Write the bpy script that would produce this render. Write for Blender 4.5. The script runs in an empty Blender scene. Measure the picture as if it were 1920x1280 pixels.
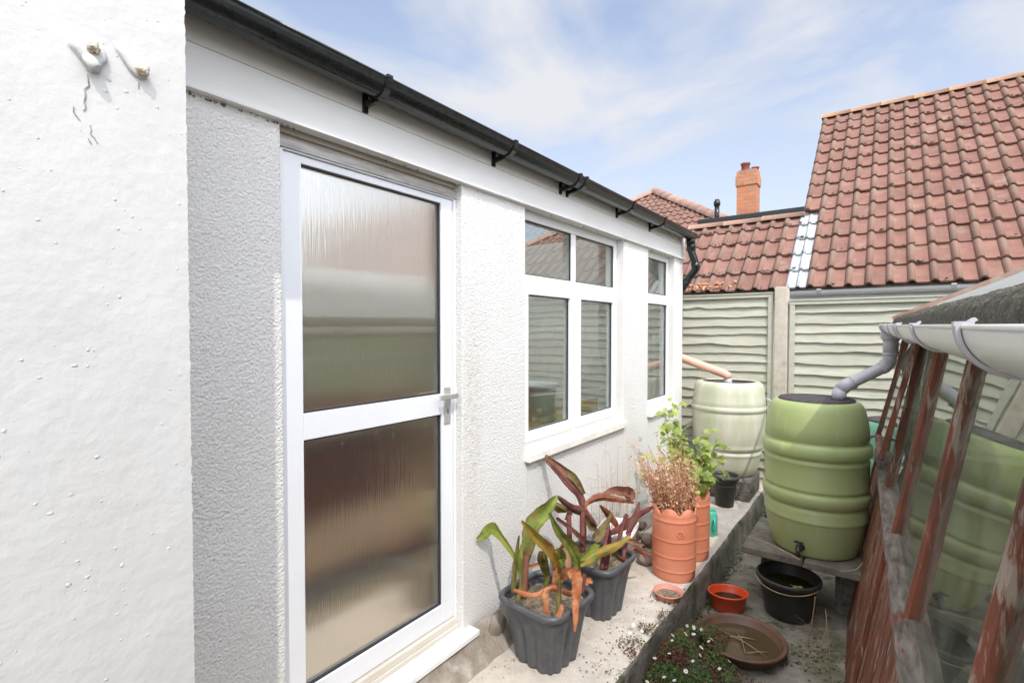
import bpy, math, random
from mathutils import Vector, Matrix, noise
random.seed(7)
SC = bpy.context.scene
COL = SC.collection
R = math.radians

# ------------------------------------------------------------------ camera
cam_d = bpy.data.cameras.new('camera'); cam = bpy.data.objects.new('camera', cam_d); COL.objects.link(cam)
cam_d.sensor_width = 36.0; cam_d.lens = 940 / 1920 * 36.0
cam_d.clip_start = 0.02; cam_d.clip_end = 500
cam.location = (0, 0, 1.6)
cam.rotation_euler = (R(90 - 1.3407), 0, R(36.674))
SC.camera = cam

# ------------------------------------------------------------------ light and sky
SUNV = Vector((1.0, -0.85, 1.6)).normalized()
sun_el = math.asin(SUNV.z); sun_az = math.atan2(SUNV.x, SUNV.y)
w = bpy.data.worlds.new('World'); SC.world = w; w.use_nodes = True
nt = w.node_tree; N = nt.nodes; L = nt.links; N.clear()
out = N.new('ShaderNodeOutputWorld'); bg = N.new('ShaderNodeBackground'); L.new(bg.outputs[0], out.inputs[0])
bg.inputs[1].default_value = 0.15
sky = N.new('ShaderNodeTexSky'); sky.sky_type = 'NISHITA'; sky.sun_disc = False
sky.sun_elevation = sun_el; sky.sun_rotation = sun_az; sky.air_density = 1.0; sky.dust_density = 0.6; sky.ozone_density = 3.0
tc = N.new('ShaderNodeTexCoord')
mp = N.new('ShaderNodeMapping'); mp.inputs['Scale'].default_value = (1.5, 1.1, 3.0); mp.inputs['Rotation'].default_value = (0.15, 0.35, 0.5)
mp.inputs['Location'].default_value = (0.35, 0.1, 0.62)
L.new(tc.outputs['Generated'], mp.inputs[0])
n1 = N.new('ShaderNodeTexNoise'); n1.inputs['Scale'].default_value = 1.5; n1.inputs['Detail'].default_value = 9; n1.inputs['Roughness'].default_value = 0.52; n1.inputs['Distortion'].default_value = 0.45
L.new(mp.outputs[0], n1.inputs['Vector'])
cr = N.new('ShaderNodeValToRGB'); cr.color_ramp.elements[0].position = 0.40; cr.color_ramp.elements[0].color = (0.27, 0.27, 0.27, 1)
cr.color_ramp.elements[1].position = 0.60; cr.color_ramp.elements[1].color = (1, 1, 1, 1)
L.new(n1.outputs['Fac'], cr.inputs[0])
sx = N.new('ShaderNodeSeparateXYZ'); L.new(tc.outputs['Generated'], sx.inputs[0])
mr = N.new('ShaderNodeMapRange'); mr.inputs['From Min'].default_value = 0.0; mr.inputs['From Max'].default_value = 0.72
mr.inputs['To Min'].default_value = 0.95; mr.inputs['To Max'].default_value = 0.1
L.new(sx.outputs['Z'], mr.inputs[0])
mx0 = N.new('ShaderNodeMath'); mx0.operation = 'MAXIMUM'; L.new(cr.outputs[0], mx0.inputs[0]); L.new(mr.outputs[0], mx0.inputs[1])
mm = N.new('ShaderNodeMath'); mm.operation = 'MULTIPLY'; mm.inputs[1].default_value = 0.95; L.new(mx0.outputs[0], mm.inputs[0])
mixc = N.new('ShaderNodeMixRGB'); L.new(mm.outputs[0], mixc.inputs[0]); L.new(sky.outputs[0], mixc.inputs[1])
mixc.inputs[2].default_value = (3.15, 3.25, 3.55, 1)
# clouds boosted towards the sun, out of view, as added fill for shaded walls
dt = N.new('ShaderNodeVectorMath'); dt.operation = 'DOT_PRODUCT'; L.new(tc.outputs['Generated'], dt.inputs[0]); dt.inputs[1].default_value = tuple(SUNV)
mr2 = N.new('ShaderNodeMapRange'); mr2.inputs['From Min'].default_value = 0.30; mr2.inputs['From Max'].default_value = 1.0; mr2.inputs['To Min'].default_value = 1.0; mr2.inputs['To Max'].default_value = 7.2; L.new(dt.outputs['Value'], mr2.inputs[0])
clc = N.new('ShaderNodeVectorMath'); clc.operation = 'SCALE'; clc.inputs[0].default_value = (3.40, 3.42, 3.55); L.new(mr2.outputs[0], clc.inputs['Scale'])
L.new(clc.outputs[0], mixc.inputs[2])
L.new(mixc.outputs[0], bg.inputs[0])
sun_d = bpy.data.lights.new('sun', 'SUN'); sun_d.energy = 1.45; sun_d.angle = R(0.55); sun_d.color = (1.0, 0.955, 0.88)
sun = bpy.data.objects.new('sun', sun_d); COL.objects.link(sun); sun.location = (3, -3, 8)
sun.rotation_euler = SUNV.to_track_quat('Z', 'Y').to_euler()
SC.view_settings.view_transform = 'Standard'; SC.view_settings.look = 'None'
SC.view_settings.exposure = 0.73; SC.view_settings.gamma = 1.0
SC.render.engine = 'CYCLES'
SC.cycles.use_denoising = True
SC.cycles.max_bounces = 10; SC.cycles.transparent_max_bounces = 24; SC.cycles.transmission_bounces = 8
SC.cycles.sample_clamp_indirect = 6.0

# ------------------------------------------------------------------ helpers
class MB:
    """collects shapes; build() links them as ONE mesh object"""
    def __init__(s): s.v = []; s.f = []; s.t = []; s.sm = []; s.rl = {}
    def face(s, idx, tint=0.5, smooth=False): s.f.append(tuple(idx)); s.t.append(tint); s.sm.append(smooth)
    def add(s, vs, fs, tint=0.5, smooth=False):
        b = len(s.v); s.v += [tuple(p) for p in vs]
        for q in fs: s.face([b + i for i in q], tint, smooth)
    def box(s, x0, y0, z0, x1, y1, z1, tint=0.5, M=None):
        vs = [Vector(p) for p in ((x0,y0,z0),(x1,y0,z0),(x1,y1,z0),(x0,y1,z0),(x0,y0,z1),(x1,y0,z1),(x1,y1,z1),(x0,y1,z1))]
        if M: vs = [M @ p for p in vs]
        s.add(vs, ((0,3,2,1),(4,5,6,7),(0,1,5,4),(1,2,6,5),(2,3,7,6),(3,0,4,7)), tint)
    def bar(s, a, b, wx, wy, up=Vector((0,0,1)), tint=0.5):
        a = Vector(a); b = Vector(b); d = (b - a); ln = d.length; d.normalize()
        x = d.cross(up)
        if x.length < 1e-4: x = Vector((1,0,0))
        x.normalize(); y = x.cross(d)
        vs = []
        for p in (a, b):
            for sx_, sy_ in ((-1,-1),(1,-1),(1,1),(-1,1)): vs.append(p + x*sx_*wx/2 + y*sy_*wy/2)
        s.add(vs, ((0,1,2,3),(7,6,5,4),(0,4,5,1),(1,5,6,2),(2,6,7,3),(3,7,4,0)), tint)
    def tube(s, pts, rad, n=12, cap=True, tint=0.5, smooth=True):
        pts = [Vector(p) for p in pts]; rs = rad if isinstance(rad, (list, tuple)) else [rad]*len(pts)
        rings = []; prev = None
        for i, p in enumerate(pts):
            d = (pts[min(i+1, len(pts)-1)] - pts[max(i-1, 0)])
            if d.length < 1e-9: d = Vector((0,0,1))
            d.normalize()
            if prev is None:
                x = d.cross(Vector((0,0,1)))
                if x.length < 1e-3: x = d.cross(Vector((1,0,0)))
            else:
                x = prev - d * prev.dot(d)
            x.normalize(); prev = x; y = d.cross(x)
            b = len(s.v)
            for k in range(n):
                a = 2*math.pi*k/n; s.v.append(tuple(p + (x*math.cos(a) + y*math.sin(a))*rs[i]))
            rings.append(b)
        for i in range(len(rings)-1):
            for k in range(n):
                s.face((rings[i]+k, rings[i]+(k+1)%n, rings[i+1]+(k+1)%n, rings[i+1]+k), tint, smooth)
        if cap:
            s.face([rings[0]+k for k in range(n)][::-1], tint); s.face([rings[-1]+k for k in range(n)], tint)
    def lathe(s, prof, c=(0,0,0), n=48, tint=0.5, smooth=True, capb=False, capt=False, fn=None):
        b = len(s.v); m = len(prof)
        for j, (r_, z_) in enumerate(prof):
            for k in range(n):
                a = 2*math.pi*k/n
                if fn: x, y, z = fn(r_, z_, a)
                else: x, y, z = r_*math.cos(a), r_*math.sin(a), z_
                s.v.append((c[0]+x, c[1]+y, c[2]+z))
        for j in range(m-1):
            for k in range(n):
                s.face((b+j*n+k, b+j*n+(k+1)%n, b+(j+1)*n+(k+1)%n, b+(j+1)*n+k), tint, smooth)
        if capb: s.face([b+k for k in range(n)][::-1], tint)
        if capt: s.face([b+(m-1)*n+k for k in range(n)], tint)
    def grid(s, fn, nu, nv, tint=0.5, smooth=True):
        b = len(s.v)
        for j in range(nv+1):
            for i in range(nu+1): s.v.append(tuple(fn(i/nu, j/nv)))
        for j in range(nv):
            for i in range(nu):
                a = b + j*(nu+1) + i; s.face((a, a+1, a+nu+2, a+nu+1), tint, smooth)
    def blob(s, c, r_, n=8, jit=0.15, tint=0.5, sq=(1,1,1), seed=0):
        b = len(s.v); c = Vector(c); rows = n//2+1
        for j in range(rows+1):
            th = math.pi*j/rows
            for k in range(n):
                a = 2*math.pi*k/n
                d = Vector((math.sin(th)*math.cos(a), math.sin(th)*math.sin(a), math.cos(th)))
                q = 1 + jit*noise.noise(d*1.7 + Vector((seed*3.1, seed*1.7, 0)))*2
                s.v.append(tuple(c + Vector((d.x*sq[0], d.y*sq[1], d.z*sq[2]))*r_*q))
        for j in range(rows):
            for k in range(n): s.face((b+j*n+k, b+(j+1)*n+k, b+(j+1)*n+(k+1)%n, b+j*n+(k+1)%n), tint, True)
    def build(s, name, mat, parent=None, bevel=0, sharp=None):
        me = bpy.data.meshes.new(name)
        o_ = Vector((0,0,0)); p = parent
        while p is not None: o_ += p.location; p = p.parent
        me.from_pydata([(a-o_.x, b-o_.y, c-o_.z) for a, b, c in s.v], [], s.f)
        me.polygons.foreach_set('use_smooth', s.sm)
        at = me.attributes.new('tint', 'FLOAT', 'FACE'); at.data.foreach_set('value', s.t)
        if s.rl:
            at = me.attributes.new('roll', 'FLOAT', 'FACE')
            for k_, v_ in s.rl.items(): at.data[k_].value = v_
        if mat is not None: me.materials.append(mat)
        me.update(); o = bpy.data.objects.new(name, me); COL.objects.link(o)
        if parent is not None: o.parent = parent
        if bevel:
            m = o.modifiers.new('bevel', 'BEVEL'); m.width = bevel; m.segments = 2; m.limit_method = 'ANGLE'; m.angle_limit = R(40)
        return o

def thing(name, label, cat, loc=(0,0,0), group=None):
    o = bpy.data.objects.new(name, None); COL.objects.link(o); o.location = loc; o.empty_display_size = 0.1
    o['label'] = label; o['category'] = cat
    if group: o['group'] = group
    return o
def tag(o, label, cat, group=None):
    o['label'] = label; o['category'] = cat
    if group: o['group'] = group
    return o
def struct(o): o['kind'] = 'structure'; return o

# ------------------------------------------------------------------ materials
def newmat(name):
    m = bpy.data.materials.new(name); m.use_nodes = True; m.node_tree.nodes.clear()
    return m, m.node_tree.nodes, m.node_tree.links
def mat(name, col, rough=0.6, col2=None, nscale=8.0, ndet=6, nfac=(0.35, 0.65), bump=0.0, bscale=60.0, bdet=4, bdist=0.01,
        spec=0.4, metal=0.0, stretch=(1,1,1), tint=0.0, col3=None, c3scale=3.0, c3r=(0.55, 0.75), vor=False, bstretch=None, c3stretch=(1,1,1), emis=None, sss=0, transl=0.0, rollc=None):
    m, N, L = newmat(name)
    o = N.new('ShaderNodeOutputMaterial'); p = N.new('ShaderNodeBsdfPrincipled')
    p.inputs['Roughness'].default_value = rough; p.inputs['Specular IOR Level'].default_value = spec; p.inputs['Metallic'].default_value = metal
    tc = N.new('ShaderNodeTexCoord'); src = tc.outputs['Object']
    mp = N.new('ShaderNodeMapping'); mp.inputs['Scale'].default_value = stretch; L.new(src, mp.inputs[0])
    cur = None
    rgb = N.new('ShaderNodeRGB'); rgb.outputs[0].default_value = (*col, 1); cur = rgb.outputs[0]
    if col2:
        n = N.new('ShaderNodeTexNoise'); n.inputs['Scale'].default_value = nscale; n.inputs['Detail'].default_value = ndet; n.inputs['Roughness'].default_value = 0.6
        L.new(mp.outputs[0], n.inputs['Vector'])
        r = N.new('ShaderNodeMapRange'); r.inputs['From Min'].default_value = nfac[0]; r.inputs['From Max'].default_value = nfac[1]; L.new(n.outputs['Fac'], r.inputs[0])
        mx = N.new('ShaderNodeMixRGB'); L.new(r.outputs[0], mx.inputs[0]); L.new(cur, mx.inputs[1]); mx.inputs[2].default_value = (*col2, 1); cur = mx.outputs[0]
    if col3:
        mp3 = N.new('ShaderNodeMapping'); mp3.inputs['Scale'].default_value = c3stretch; mp3.inputs['Location'].default_value = (3.3, 1.7, 8.1); L.new(src, mp3.inputs[0])
        n = N.new('ShaderNodeTexNoise'); n.inputs['Scale'].default_value = c3scale; n.inputs['Detail'].default_value = 8; n.inputs['Roughness'].default_value = 0.65
        L.new(mp3.outputs[0], n.inputs['Vector'])
        r = N.new('ShaderNodeMapRange'); r.inputs['From Min'].default_value = c3r[0]; r.inputs['From Max'].default_value = c3r[1]; L.new(n.outputs['Fac'], r.inputs[0])
        mx = N.new('ShaderNodeMixRGB'); L.new(r.outputs[0], mx.inputs[0]); L.new(cur, mx.inputs[1]); mx.inputs[2].default_value = (*col3, 1); cur = mx.outputs[0]
    if rollc:
        a = N.new('ShaderNodeAttribute'); a.attribute_name = 'roll'
        n = N.new('ShaderNodeTexNoise'); n.inputs['Scale'].default_value = 7; n.inputs['Detail'].default_value = 8; L.new(src, n.inputs['Vector'])
        r = N.new('ShaderNodeMapRange'); r.inputs['From Min'].default_value = 0.35; r.inputs['From Max'].default_value = 0.62; r.inputs['To Min'].default_value = 0.15; r.inputs['To Max'].default_value = 0.85; L.new(n.outputs['Fac'], r.inputs[0])
        mu = N.new('ShaderNodeMath'); mu.operation = 'MULTIPLY'; L.new(a.outputs['Fac'], mu.inputs[0]); L.new(r.outputs[0], mu.inputs[1])
        mx = N.new('ShaderNodeMixRGB'); L.new(mu.outputs[0], mx.inputs[0]); L.new(cur, mx.inputs[1]); mx.inputs[2].default_value = (*rollc, 1); cur = mx.outputs[0]
    if tint:
        a = N.new('ShaderNodeAttribute'); a.attribute_name = 'tint'
        r = N.new('ShaderNodeMapRange'); r.inputs['To Min'].default_value = 1 - tint; r.inputs['To Max'].default_value = 1 + tint; L.new(a.outputs['Fac'], r.inputs[0])
        v = N.new('ShaderNodeVectorMath'); v.operation = 'SCALE'; L.new(cur, v.inputs[0]); L.new(r.outputs[0], v.inputs['Scale']); cur = v.outputs[0]
    L.new(cur, p.inputs['Base Color'])
    if bump:
        mpb = N.new('ShaderNodeMapping'); mpb.inputs['Scale'].default_value = bstretch or stretch; L.new(src, mpb.inputs[0])
        n = N.new('ShaderNodeTexNoise'); n.inputs['Scale'].default_value = bscale; n.inputs['Detail'].default_value = bdet; n.inputs['Roughness'].default_value = 0.55
        L.new(mpb.outputs[0], n.inputs['Vector']); hgt = n.outputs['Fac']
        if vor:
            vo = N.new('ShaderNodeTexVoronoi'); vo.inputs['Scale'].default_value = bscale*0.8; vo.feature = 'SMOOTH_F1'; L.new(mpb.outputs[0], vo.inputs['Vector'])
            ad = N.new('ShaderNodeMath'); ad.operation = 'SUBTRACT'; L.new(n.outputs['Fac'], ad.inputs[0]); L.new(vo.outputs['Distance'], ad.inputs[1]); hgt = ad.outputs[0]
        b = N.new('ShaderNodeBump'); b.inputs['Strength'].default_value = bump; b.inputs['Distance'].default_value = bdist; L.new(hgt, b.inputs['Height']); L.new(b.outputs[0], p.inputs['Normal'])
    if transl:
        tr = N.new('ShaderNodeBsdfTranslucent'); L.new(cur, tr.inputs[0]); ms = N.new('ShaderNodeMixShader'); ms.inputs[0].default_value = transl
        L.new(p.outputs[0], ms.inputs[1]); L.new(tr.outputs[0], ms.inputs[2]); L.new(ms.outputs[0], o.inputs[0])
    else: L.new(p.outputs[0], o.inputs[0])
    return m
def glass_mat(name, ior=2.0, tintc=(0.85, 0.9, 0.87), dirt=None, gloss_rough=0.0, wav=0.0):
    m, N, L = newmat(name)
    o = N.new('ShaderNodeOutputMaterial'); g = N.new('ShaderNodeNewGeometry')
    mi = N.new('ShaderNodeMapRange'); mi.inputs['To Min'].default_value = ior; mi.inputs['To Max'].default_value = 1/ior; L.new(g.outputs['Backfacing'], mi.inputs[0])
    fr = N.new('ShaderNodeFresnel'); L.new(mi.outputs[0], fr.inputs[0])
    tr = N.new('ShaderNodeBsdfTransparent'); tr.inputs[0].default_value = (*tintc, 1)
    gl = N.new('ShaderNodeBsdfGlossy'); gl.inputs['Roughness'].default_value = gloss_rough
    mx = N.new('ShaderNodeMixShader'); L.new(fr.outputs[0], mx.inputs[0]); L.new(tr.outputs[0], mx.inputs[1]); L.new(gl.outputs[0], mx.inputs[2])
    cur = mx.outputs[0]
    tcn = N.new('ShaderNodeTexCoord')
    if wav:
        n = N.new('ShaderNodeTexNoise'); n.inputs['Scale'].default_value = 3.0; n.inputs['Detail'].default_value = 1; L.new(tcn.outputs['Object'], n.inputs['Vector'])
        b = N.new('ShaderNodeBump'); b.inputs['Strength'].default_value = wav; b.inputs['Distance'].default_value = 0.02; L.new(n.outputs['Fac'], b.inputs['Height'])
        L.new(b.outputs[0], gl.inputs['Normal']); 
    if dirt:
        n = N.new('ShaderNodeTexNoise'); n.inputs['Scale'].default_value = dirt[0]; n.inputs['Detail'].default_value = 10; n.inputs['Roughness'].default_value = 0.72
        mp = N.new('ShaderNodeMapping'); mp.inputs['Scale'].default_value = (1, 1, 0.5); L.new(tcn.outputs['Object'], mp.inputs[0]); L.new(mp.outputs[0], n.inputs['Vector'])
        r = N.new('ShaderNodeMapRange'); r.inputs['From Min'].default_value = dirt[1]; r.inputs['From Max'].default_value = dirt[2]; r.inputs['To Max'].default_value = dirt[3]; L.new(n.outputs['Fac'], r.inputs[0])
        d = N.new('ShaderNodeBsdfDiffuse'); d.inputs[0].default_value = (0.45, 0.45, 0.38, 1)
        m2 = N.new('ShaderNodeMixShader'); L.new(r.outputs[0], m2.inputs[0]); L.new(cur, m2.inputs[1]); L.new(d.outputs[0], m2.inputs[2]); cur = m2.outputs[0]
    L.new(cur, o.inputs[0]); return m

M = {}
M['roughcast'] = mat('roughcast', (0.725, 0.712, 0.685), 0.85, (0.685, 0.668, 0.635), 2.5, bump=0.9, bscale=150, bdet=3, bdist=0.005, vor=True, spec=0.2, col3=(0.62,0.56,0.44), c3scale=1.3, c3r=(0.63,0.95), c3stretch=(1,4,0.5))
M['painted'] = mat('painted_render', (0.560, 0.554, 0.535), 0.7, (0.530, 0.52, 0.495), 4.0, col3=(0.54,0.52,0.47), c3scale=6, c3r=(0.56,0.95), c3stretch=(1,1,0.5), bump=0.35, bscale=40, bdet=8, bdist=0.005, spec=0.3, stretch=(1,1,1))
M['upvc'] = mat('white_upvc', (0.80, 0.80, 0.80), 0.3, (0.78, 0.78, 0.77), 6, spec=0.5)
M['alu'] = mat('white_painted_alu', (0.76, 0.77, 0.79), 0.35, (0.73, 0.74, 0.75), 5, spec=0.5)
M['galv'] = mat('weathered_strip', (0.52, 0.50, 0.46), 0.4, (0.30, 0.28, 0.25), 18, spec=0.5, metal=0.3, stretch=(1,0.4,3))
M['fascia'] = mat('fascia_white', (0.74, 0.73, 0.71), 0.45, (0.66, 0.645, 0.61), 3, stretch=(1,0.5,3), col3=(0.5,0.46,0.38), c3scale=6, c3r=(0.68,0.9), c3stretch=(1,1,0.3))
M['fascia_up'] = mat('fascia_dingy', (0.74, 0.715, 0.67), 0.6, (0.66, 0.63, 0.57), 5, stretch=(1,0.6,2))
M['cream'] = mat('cream_timber', (0.66, 0.62, 0.55), 0.55, (0.56, 0.51, 0.43), 6, stretch=(1,0.4,3))
M['sill'] = mat('stone_sill', (0.80, 0.78, 0.72), 0.6, (0.70, 0.66, 0.58), 9, bump=0.2, bscale=80)
M['black_pvc'] = mat('black_pvc', (0.010, 0.012, 0.011), 0.17, (0.020, 0.023, 0.022), 40, spec=0.45)
M['grey_pvc'] = mat('grey_pvc', (0.50, 0.48, 0.50), 0.38, (0.43, 0.41, 0.43), 7, spec=0.45, bump=0.1, bscale=30)
M['white_gutter'] = mat('white_gutter', (0.66, 0.66, 0.66), 0.28, (0.60, 0.60, 0.57), 3, spec=0.5, stretch=(1,0.3,1), col3=(0.45,0.42,0.33), c3scale=5, c3r=(0.66,0.9), c3stretch=(1,0.3,3))
M['rubber'] = mat('rubber_seal', (0.03, 0.03, 0.035), 0.6)
M['plinth'] = mat('plinth_concrete', (0.36, 0.31, 0.26), 0.95, (0.20, 0.17, 0.13), 9, ndet=10, bump=0.8, bscale=45, bdet=8, bdist=0.012, col3=(0.55,0.52,0.46), c3scale=5)
M['concrete'] = mat('path_concrete', (0.58, 0.525, 0.455), 0.95, (0.47, 0.42, 0.365), 10, ndet=10, bump=0.6, bscale=70, bdet=8, bdist=0.006, col3=(0.30,0.26,0.21), c3scale=22, c3r=(0.58,0.82))
M['mossy_concrete'] = mat('damp_mossy_concrete', (0.29, 0.26, 0.22), 0.95, (0.13, 0.125, 0.085), 7, ndet=10, bump=0.8, bscale=40, bdet=9, bdist=0.012, col3=(0.075,0.085,0.035), c3scale=5, c3r=(0.53,0.66))
M['slab'] = mat('slab_concrete', (0.21, 0.185, 0.15), 0.95, (0.11, 0.10, 0.075), 12, ndet=9, bump=0.6, bscale=50, bdet=8, bdist=0.006)
M['tile'] = mat('clay_tile', (0.245, 0.130, 0.102), 0.9, (0.195, 0.103, 0.080), 7, ndet=10, tint=0.11, bump=0.4, bscale=60, bdist=0.004, col3=(0.30,0.225,0.18), c3scale=4.5, c3r=(0.55,0.80), spec=0.15, rollc=(0.215,0.155,0.118))
M['tile_pale'] = mat('lead_grey_tile', (0.43, 0.44, 0.455), 0.6, (0.34, 0.35, 0.36), 8, tint=0.05, spec=0.3)
M['ridge'] = mat('ridge_tile_lichen', (0.38, 0.215, 0.14), 0.9, (0.50, 0.26, 0.10), 5, ndet=10, nfac=(0.54,0.66), tint=0.08, bump=0.4, bscale=40, col3=(0.26,0.20,0.15), c3scale=11, c3r=(0.55,0.7))
M['ridge_plain'] = mat('ridge_tile', (0.40, 0.24, 0.18), 0.9, (0.30, 0.18, 0.13), 6, ndet=9, tint=0.15, bump=0.3, bscale=40, col3=(0.30,0.26,0.19), c3scale=9)
M['mortar'] = mat('mortar', (0.26, 0.23, 0.19), 0.95, (0.16,0.14,0.11), 20, bump=0.6, bscale=60)
M['fence'] = mat('pale_green_boards', (0.50, 0.505, 0.41), 0.8, (0.42, 0.42, 0.335), 6, ndet=8, stretch=(1,1,9), tint=0.10, bump=0.5, bscale=22, bdet=7, bdist=0.008, bstretch=(1,1,12), col3=(0.46,0.40,0.31), c3scale=3.0, c3r=(0.48,0.72), c3stretch=(1,1,7), spec=0.2)
M['post'] = mat('concrete_post', (0.54, 0.48, 0.40), 0.95, (0.44, 0.39, 0.32), 14, ndet=9, bump=0.5, bscale=80, bdist=0.004, col3=(0.30,0.25,0.19), c3scale=6)
M['white_fascia'] = mat('far_white_fascia', (0.74, 0.74, 0.73), 0.5)
M['house_wall'] = mat('cream_house_wall', (0.55, 0.53, 0.48), 0.9, (0.48,0.46,0.42), 5)
M['brick_dark'] = None
M['planter'] = mat('charcoal_plastic', (0.066, 0.070, 0.080), 0.42, (0.10, 0.10, 0.105), 20, ndet=8, spec=0.45, bump=0.15, bscale=120, bdist=0.002, col3=(0.20,0.19,0.17), c3scale=30, c3r=(0.68,0.8))
M['black_plastic'] = mat('black_plastic', (0.022, 0.022, 0.022), 0.45, (0.05, 0.048, 0.044), 9, spec=0.4)
M['soil'] = mat('dry_soil', (0.13, 0.10, 0.07), 1.0, (0.30, 0.25, 0.18), 45, ndet=8, bump=1.0, bscale=90, bdist=0.01, col3=(0.06,0.045,0.03), c3scale=30)
M['terracotta'] = mat('terracotta_plastic', (0.62, 0.20, 0.105), 0.55, (0.64, 0.245, 0.15), 5, spec=0.35, bump=0.15, bscale=40, bdist=0.003, col3=(0.60,0.33,0.25), c3scale=8, c3r=(0.6,0.85))
M['pink'] = mat('pink_plastic', (0.66, 0.26, 0.20), 0.5, (0.56,0.22,0.17), 12)
M['orange_red'] = mat('orange_red_plastic', (0.66, 0.075, 0.018), 0.38, (0.56, 0.06, 0.015), 8, spec=0.5)
M['brown_plastic'] = mat('brown_plastic', (0.15, 0.078, 0.05), 0.5, (0.10, 0.055, 0.035), 12)
M['teal'] = mat('teal_plastic', (0.10, 0.50, 0.38), 0.4, (0.09,0.44,0.34), 9)
M['white_plastic'] = mat('white_plastic', (0.78, 0.78, 0.78), 0.4)
M['butt_faded'] = mat('faded_green_plastic', (0.42, 0.44, 0.29), 0.42, (0.49, 0.49, 0.36), 2.2, ndet=5, spec=0.4, stretch=(3,3,0.6), col3=(0.60,0.57,0.47), c3scale=2.0, c3r=(0.45,0.7), c3stretch=(3,3,0.5), bump=0.05, bscale=30)
M['butt_green'] = mat('olive_green_plastic', (0.315, 0.375, 0.145), 0.42, (0.37, 0.42, 0.20), 2.6, ndet=6, spec=0.4, stretch=(1,1,0.5), bump=0.12, bscale=300, bdist=0.001, col3=(0.44,0.46,0.29), c3scale=5, c3r=(0.56,0.82), c3stretch=(4,4,0.6))
M['butt_teal'] = mat('teal_green_plastic', (0.17, 0.40, 0.26), 0.42, (0.20, 0.42, 0.28), 3, spec=0.4, bump=0.1, bscale=200, bdist=0.001)
M['lid'] = mat('black_ribbed_lid', (0.035, 0.030, 0.035), 0.6, (0.075, 0.065, 0.068), 60, ndet=8, bump=0.9, bscale=160, bdist=0.004)
M['pink_pipe'] = mat('salmon_pvc', (0.70, 0.40, 0.30), 0.45, (0.64,0.36,0.27), 8)
M['red_timber'] = mat('peeling_red_timber', (0.215, 0.065, 0.034), 0.6, (0.115, 0.050, 0.032), 10, ndet=9, nfac=(0.42,0.6), stretch=(2.2,2.2,0.6), spec=0.4, bump=0.7, bscale=30, bdet=8, bdist=0.005, bstretch=(3,3,0.4), col3=(0.35,0.28,0.22), c3scale=22, c3r=(0.55,0.61), c3stretch=(1.8,1.8,0.20))
M['bare_timber'] = mat('weathered_grey_timber', (0.27, 0.235, 0.195), 0.85, (0.10, 0.075, 0.055), 16, ndet=9, stretch=(3,0.5,3), bump=0.7, bscale=40, bdet=8, bdist=0.006, bstretch=(3,0.4,3), col3=(0.19,0.05,0.03), c3scale=9, c3r=(0.58,0.64), c3stretch=(3,0.5,3))
M['felt'] = mat('grey_mineral_felt', (0.34, 0.345, 0.33), 0.95, (0.27, 0.27, 0.255), 5, ndet=9, bump=0.9, bscale=240, bdist=0.003, col3=(0.42,0.42,0.38), c3scale=7)
M['moss_felt'] = mat('mossy_felt_edge', (0.12, 0.112, 0.085), 1.0, (0.045, 0.042, 0.026), 30, ndet=10, bump=1.0, bscale=150, bdet=8, bdist=0.010, col3=(0.30,0.28,0.23), c3scale=150, c3r=(0.56,0.66))
M['verge'] = mat('verge_board', (0.30, 0.13, 0.09), 0.8, (0.32,0.27,0.22), 12, stretch=(1,1,1))
M['gh_inside'] = mat('greenhouse_inside_timber', (0.13, 0.115, 0.09), 0.95, (0.07, 0.065, 0.05), 5)
M['stone'] = mat('cobble_stone', (0.36, 0.29, 0.24), 0.85, (0.24, 0.20, 0.16), 14, ndet=8, tint=0.25, bump=0.3, bscale=60)
M['rubble'] = mat('rubble', (0.21, 0.19, 0.16), 0.95, (0.085, 0.075, 0.06), 20, ndet=9, bump=1.0, bscale=50, bdist=0.02)
M['rust'] = mat('rusty_bolt', (0.52, 0.42, 0.26), 0.8, (0.60, 0.58, 0.52), 90, bump=0.8, bscale=200, bdist=0.004, col3=(0.42,0.18,0.07), c3scale=120, c3r=(0.55,0.7))
M['crack'] = mat('crack_dark', (0.14, 0.12, 0.11), 1.0, (0.4,0.38,0.36), 60)
M['satin'] = mat('brushed_handle', (0.58, 0.57, 0.54), 0.35, (0.50,0.49,0.46), 30, metal=0.5)
M['straw'] = mat('dry_straw', (0.38, 0.28, 0.15), 0.9, (0.28,0.20,0.11), 20, tint=0.3)
M['water'] = None
M['int_wall'] = mat('interior_wall', (0.30, 0.28, 0.22), 0.9, (0.24,0.22,0.17), 3)
M['int_floor'] = mat('interior_floor', (0.62, 0.49, 0.34), 0.8, (0.54,0.42,0.30), 4)
M['int_dark'] = mat('interior_dark', (0.05, 0.05, 0.065), 0.8)
M['int_wood'] = mat('interior_wood', (0.34, 0.22, 0.12), 0.7, (0.28,0.17,0.09), 8, stretch=(3,0.5,3))
M['int_rust'] = mat('interior_terracotta', (0.38, 0.15, 0.07), 0.8, (0.30,0.12,0.06), 8)
M['polycarb'] = mat('translucent_roof', (0.82, 0.82, 0.80), 0.5, transl=0.8)
nt_ = M['polycarb'].node_tree; oo = [n for n in nt_.nodes if n.type == 'OUTPUT_MATERIAL'][0]; ss = oo.inputs[0].links[0].from_socket
tp = nt_.nodes.new('ShaderNodeBsdfTransparent'); mxs = nt_.nodes.new('ShaderNodeMixShader'); mxs.inputs[0].default_value = 0.45; nt_.links.new(ss, mxs.inputs[1]); nt_.links.new(tp.outputs[0], mxs.inputs[2]); nt_.links.new(mxs.outputs[0], oo.inputs[0])
M['moss'] = mat('moss', (0.055, 0.075, 0.020), 1.0, (0.10, 0.10, 0.03), 40, bump=1.0, bscale=120, bdist=0.01)

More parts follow.
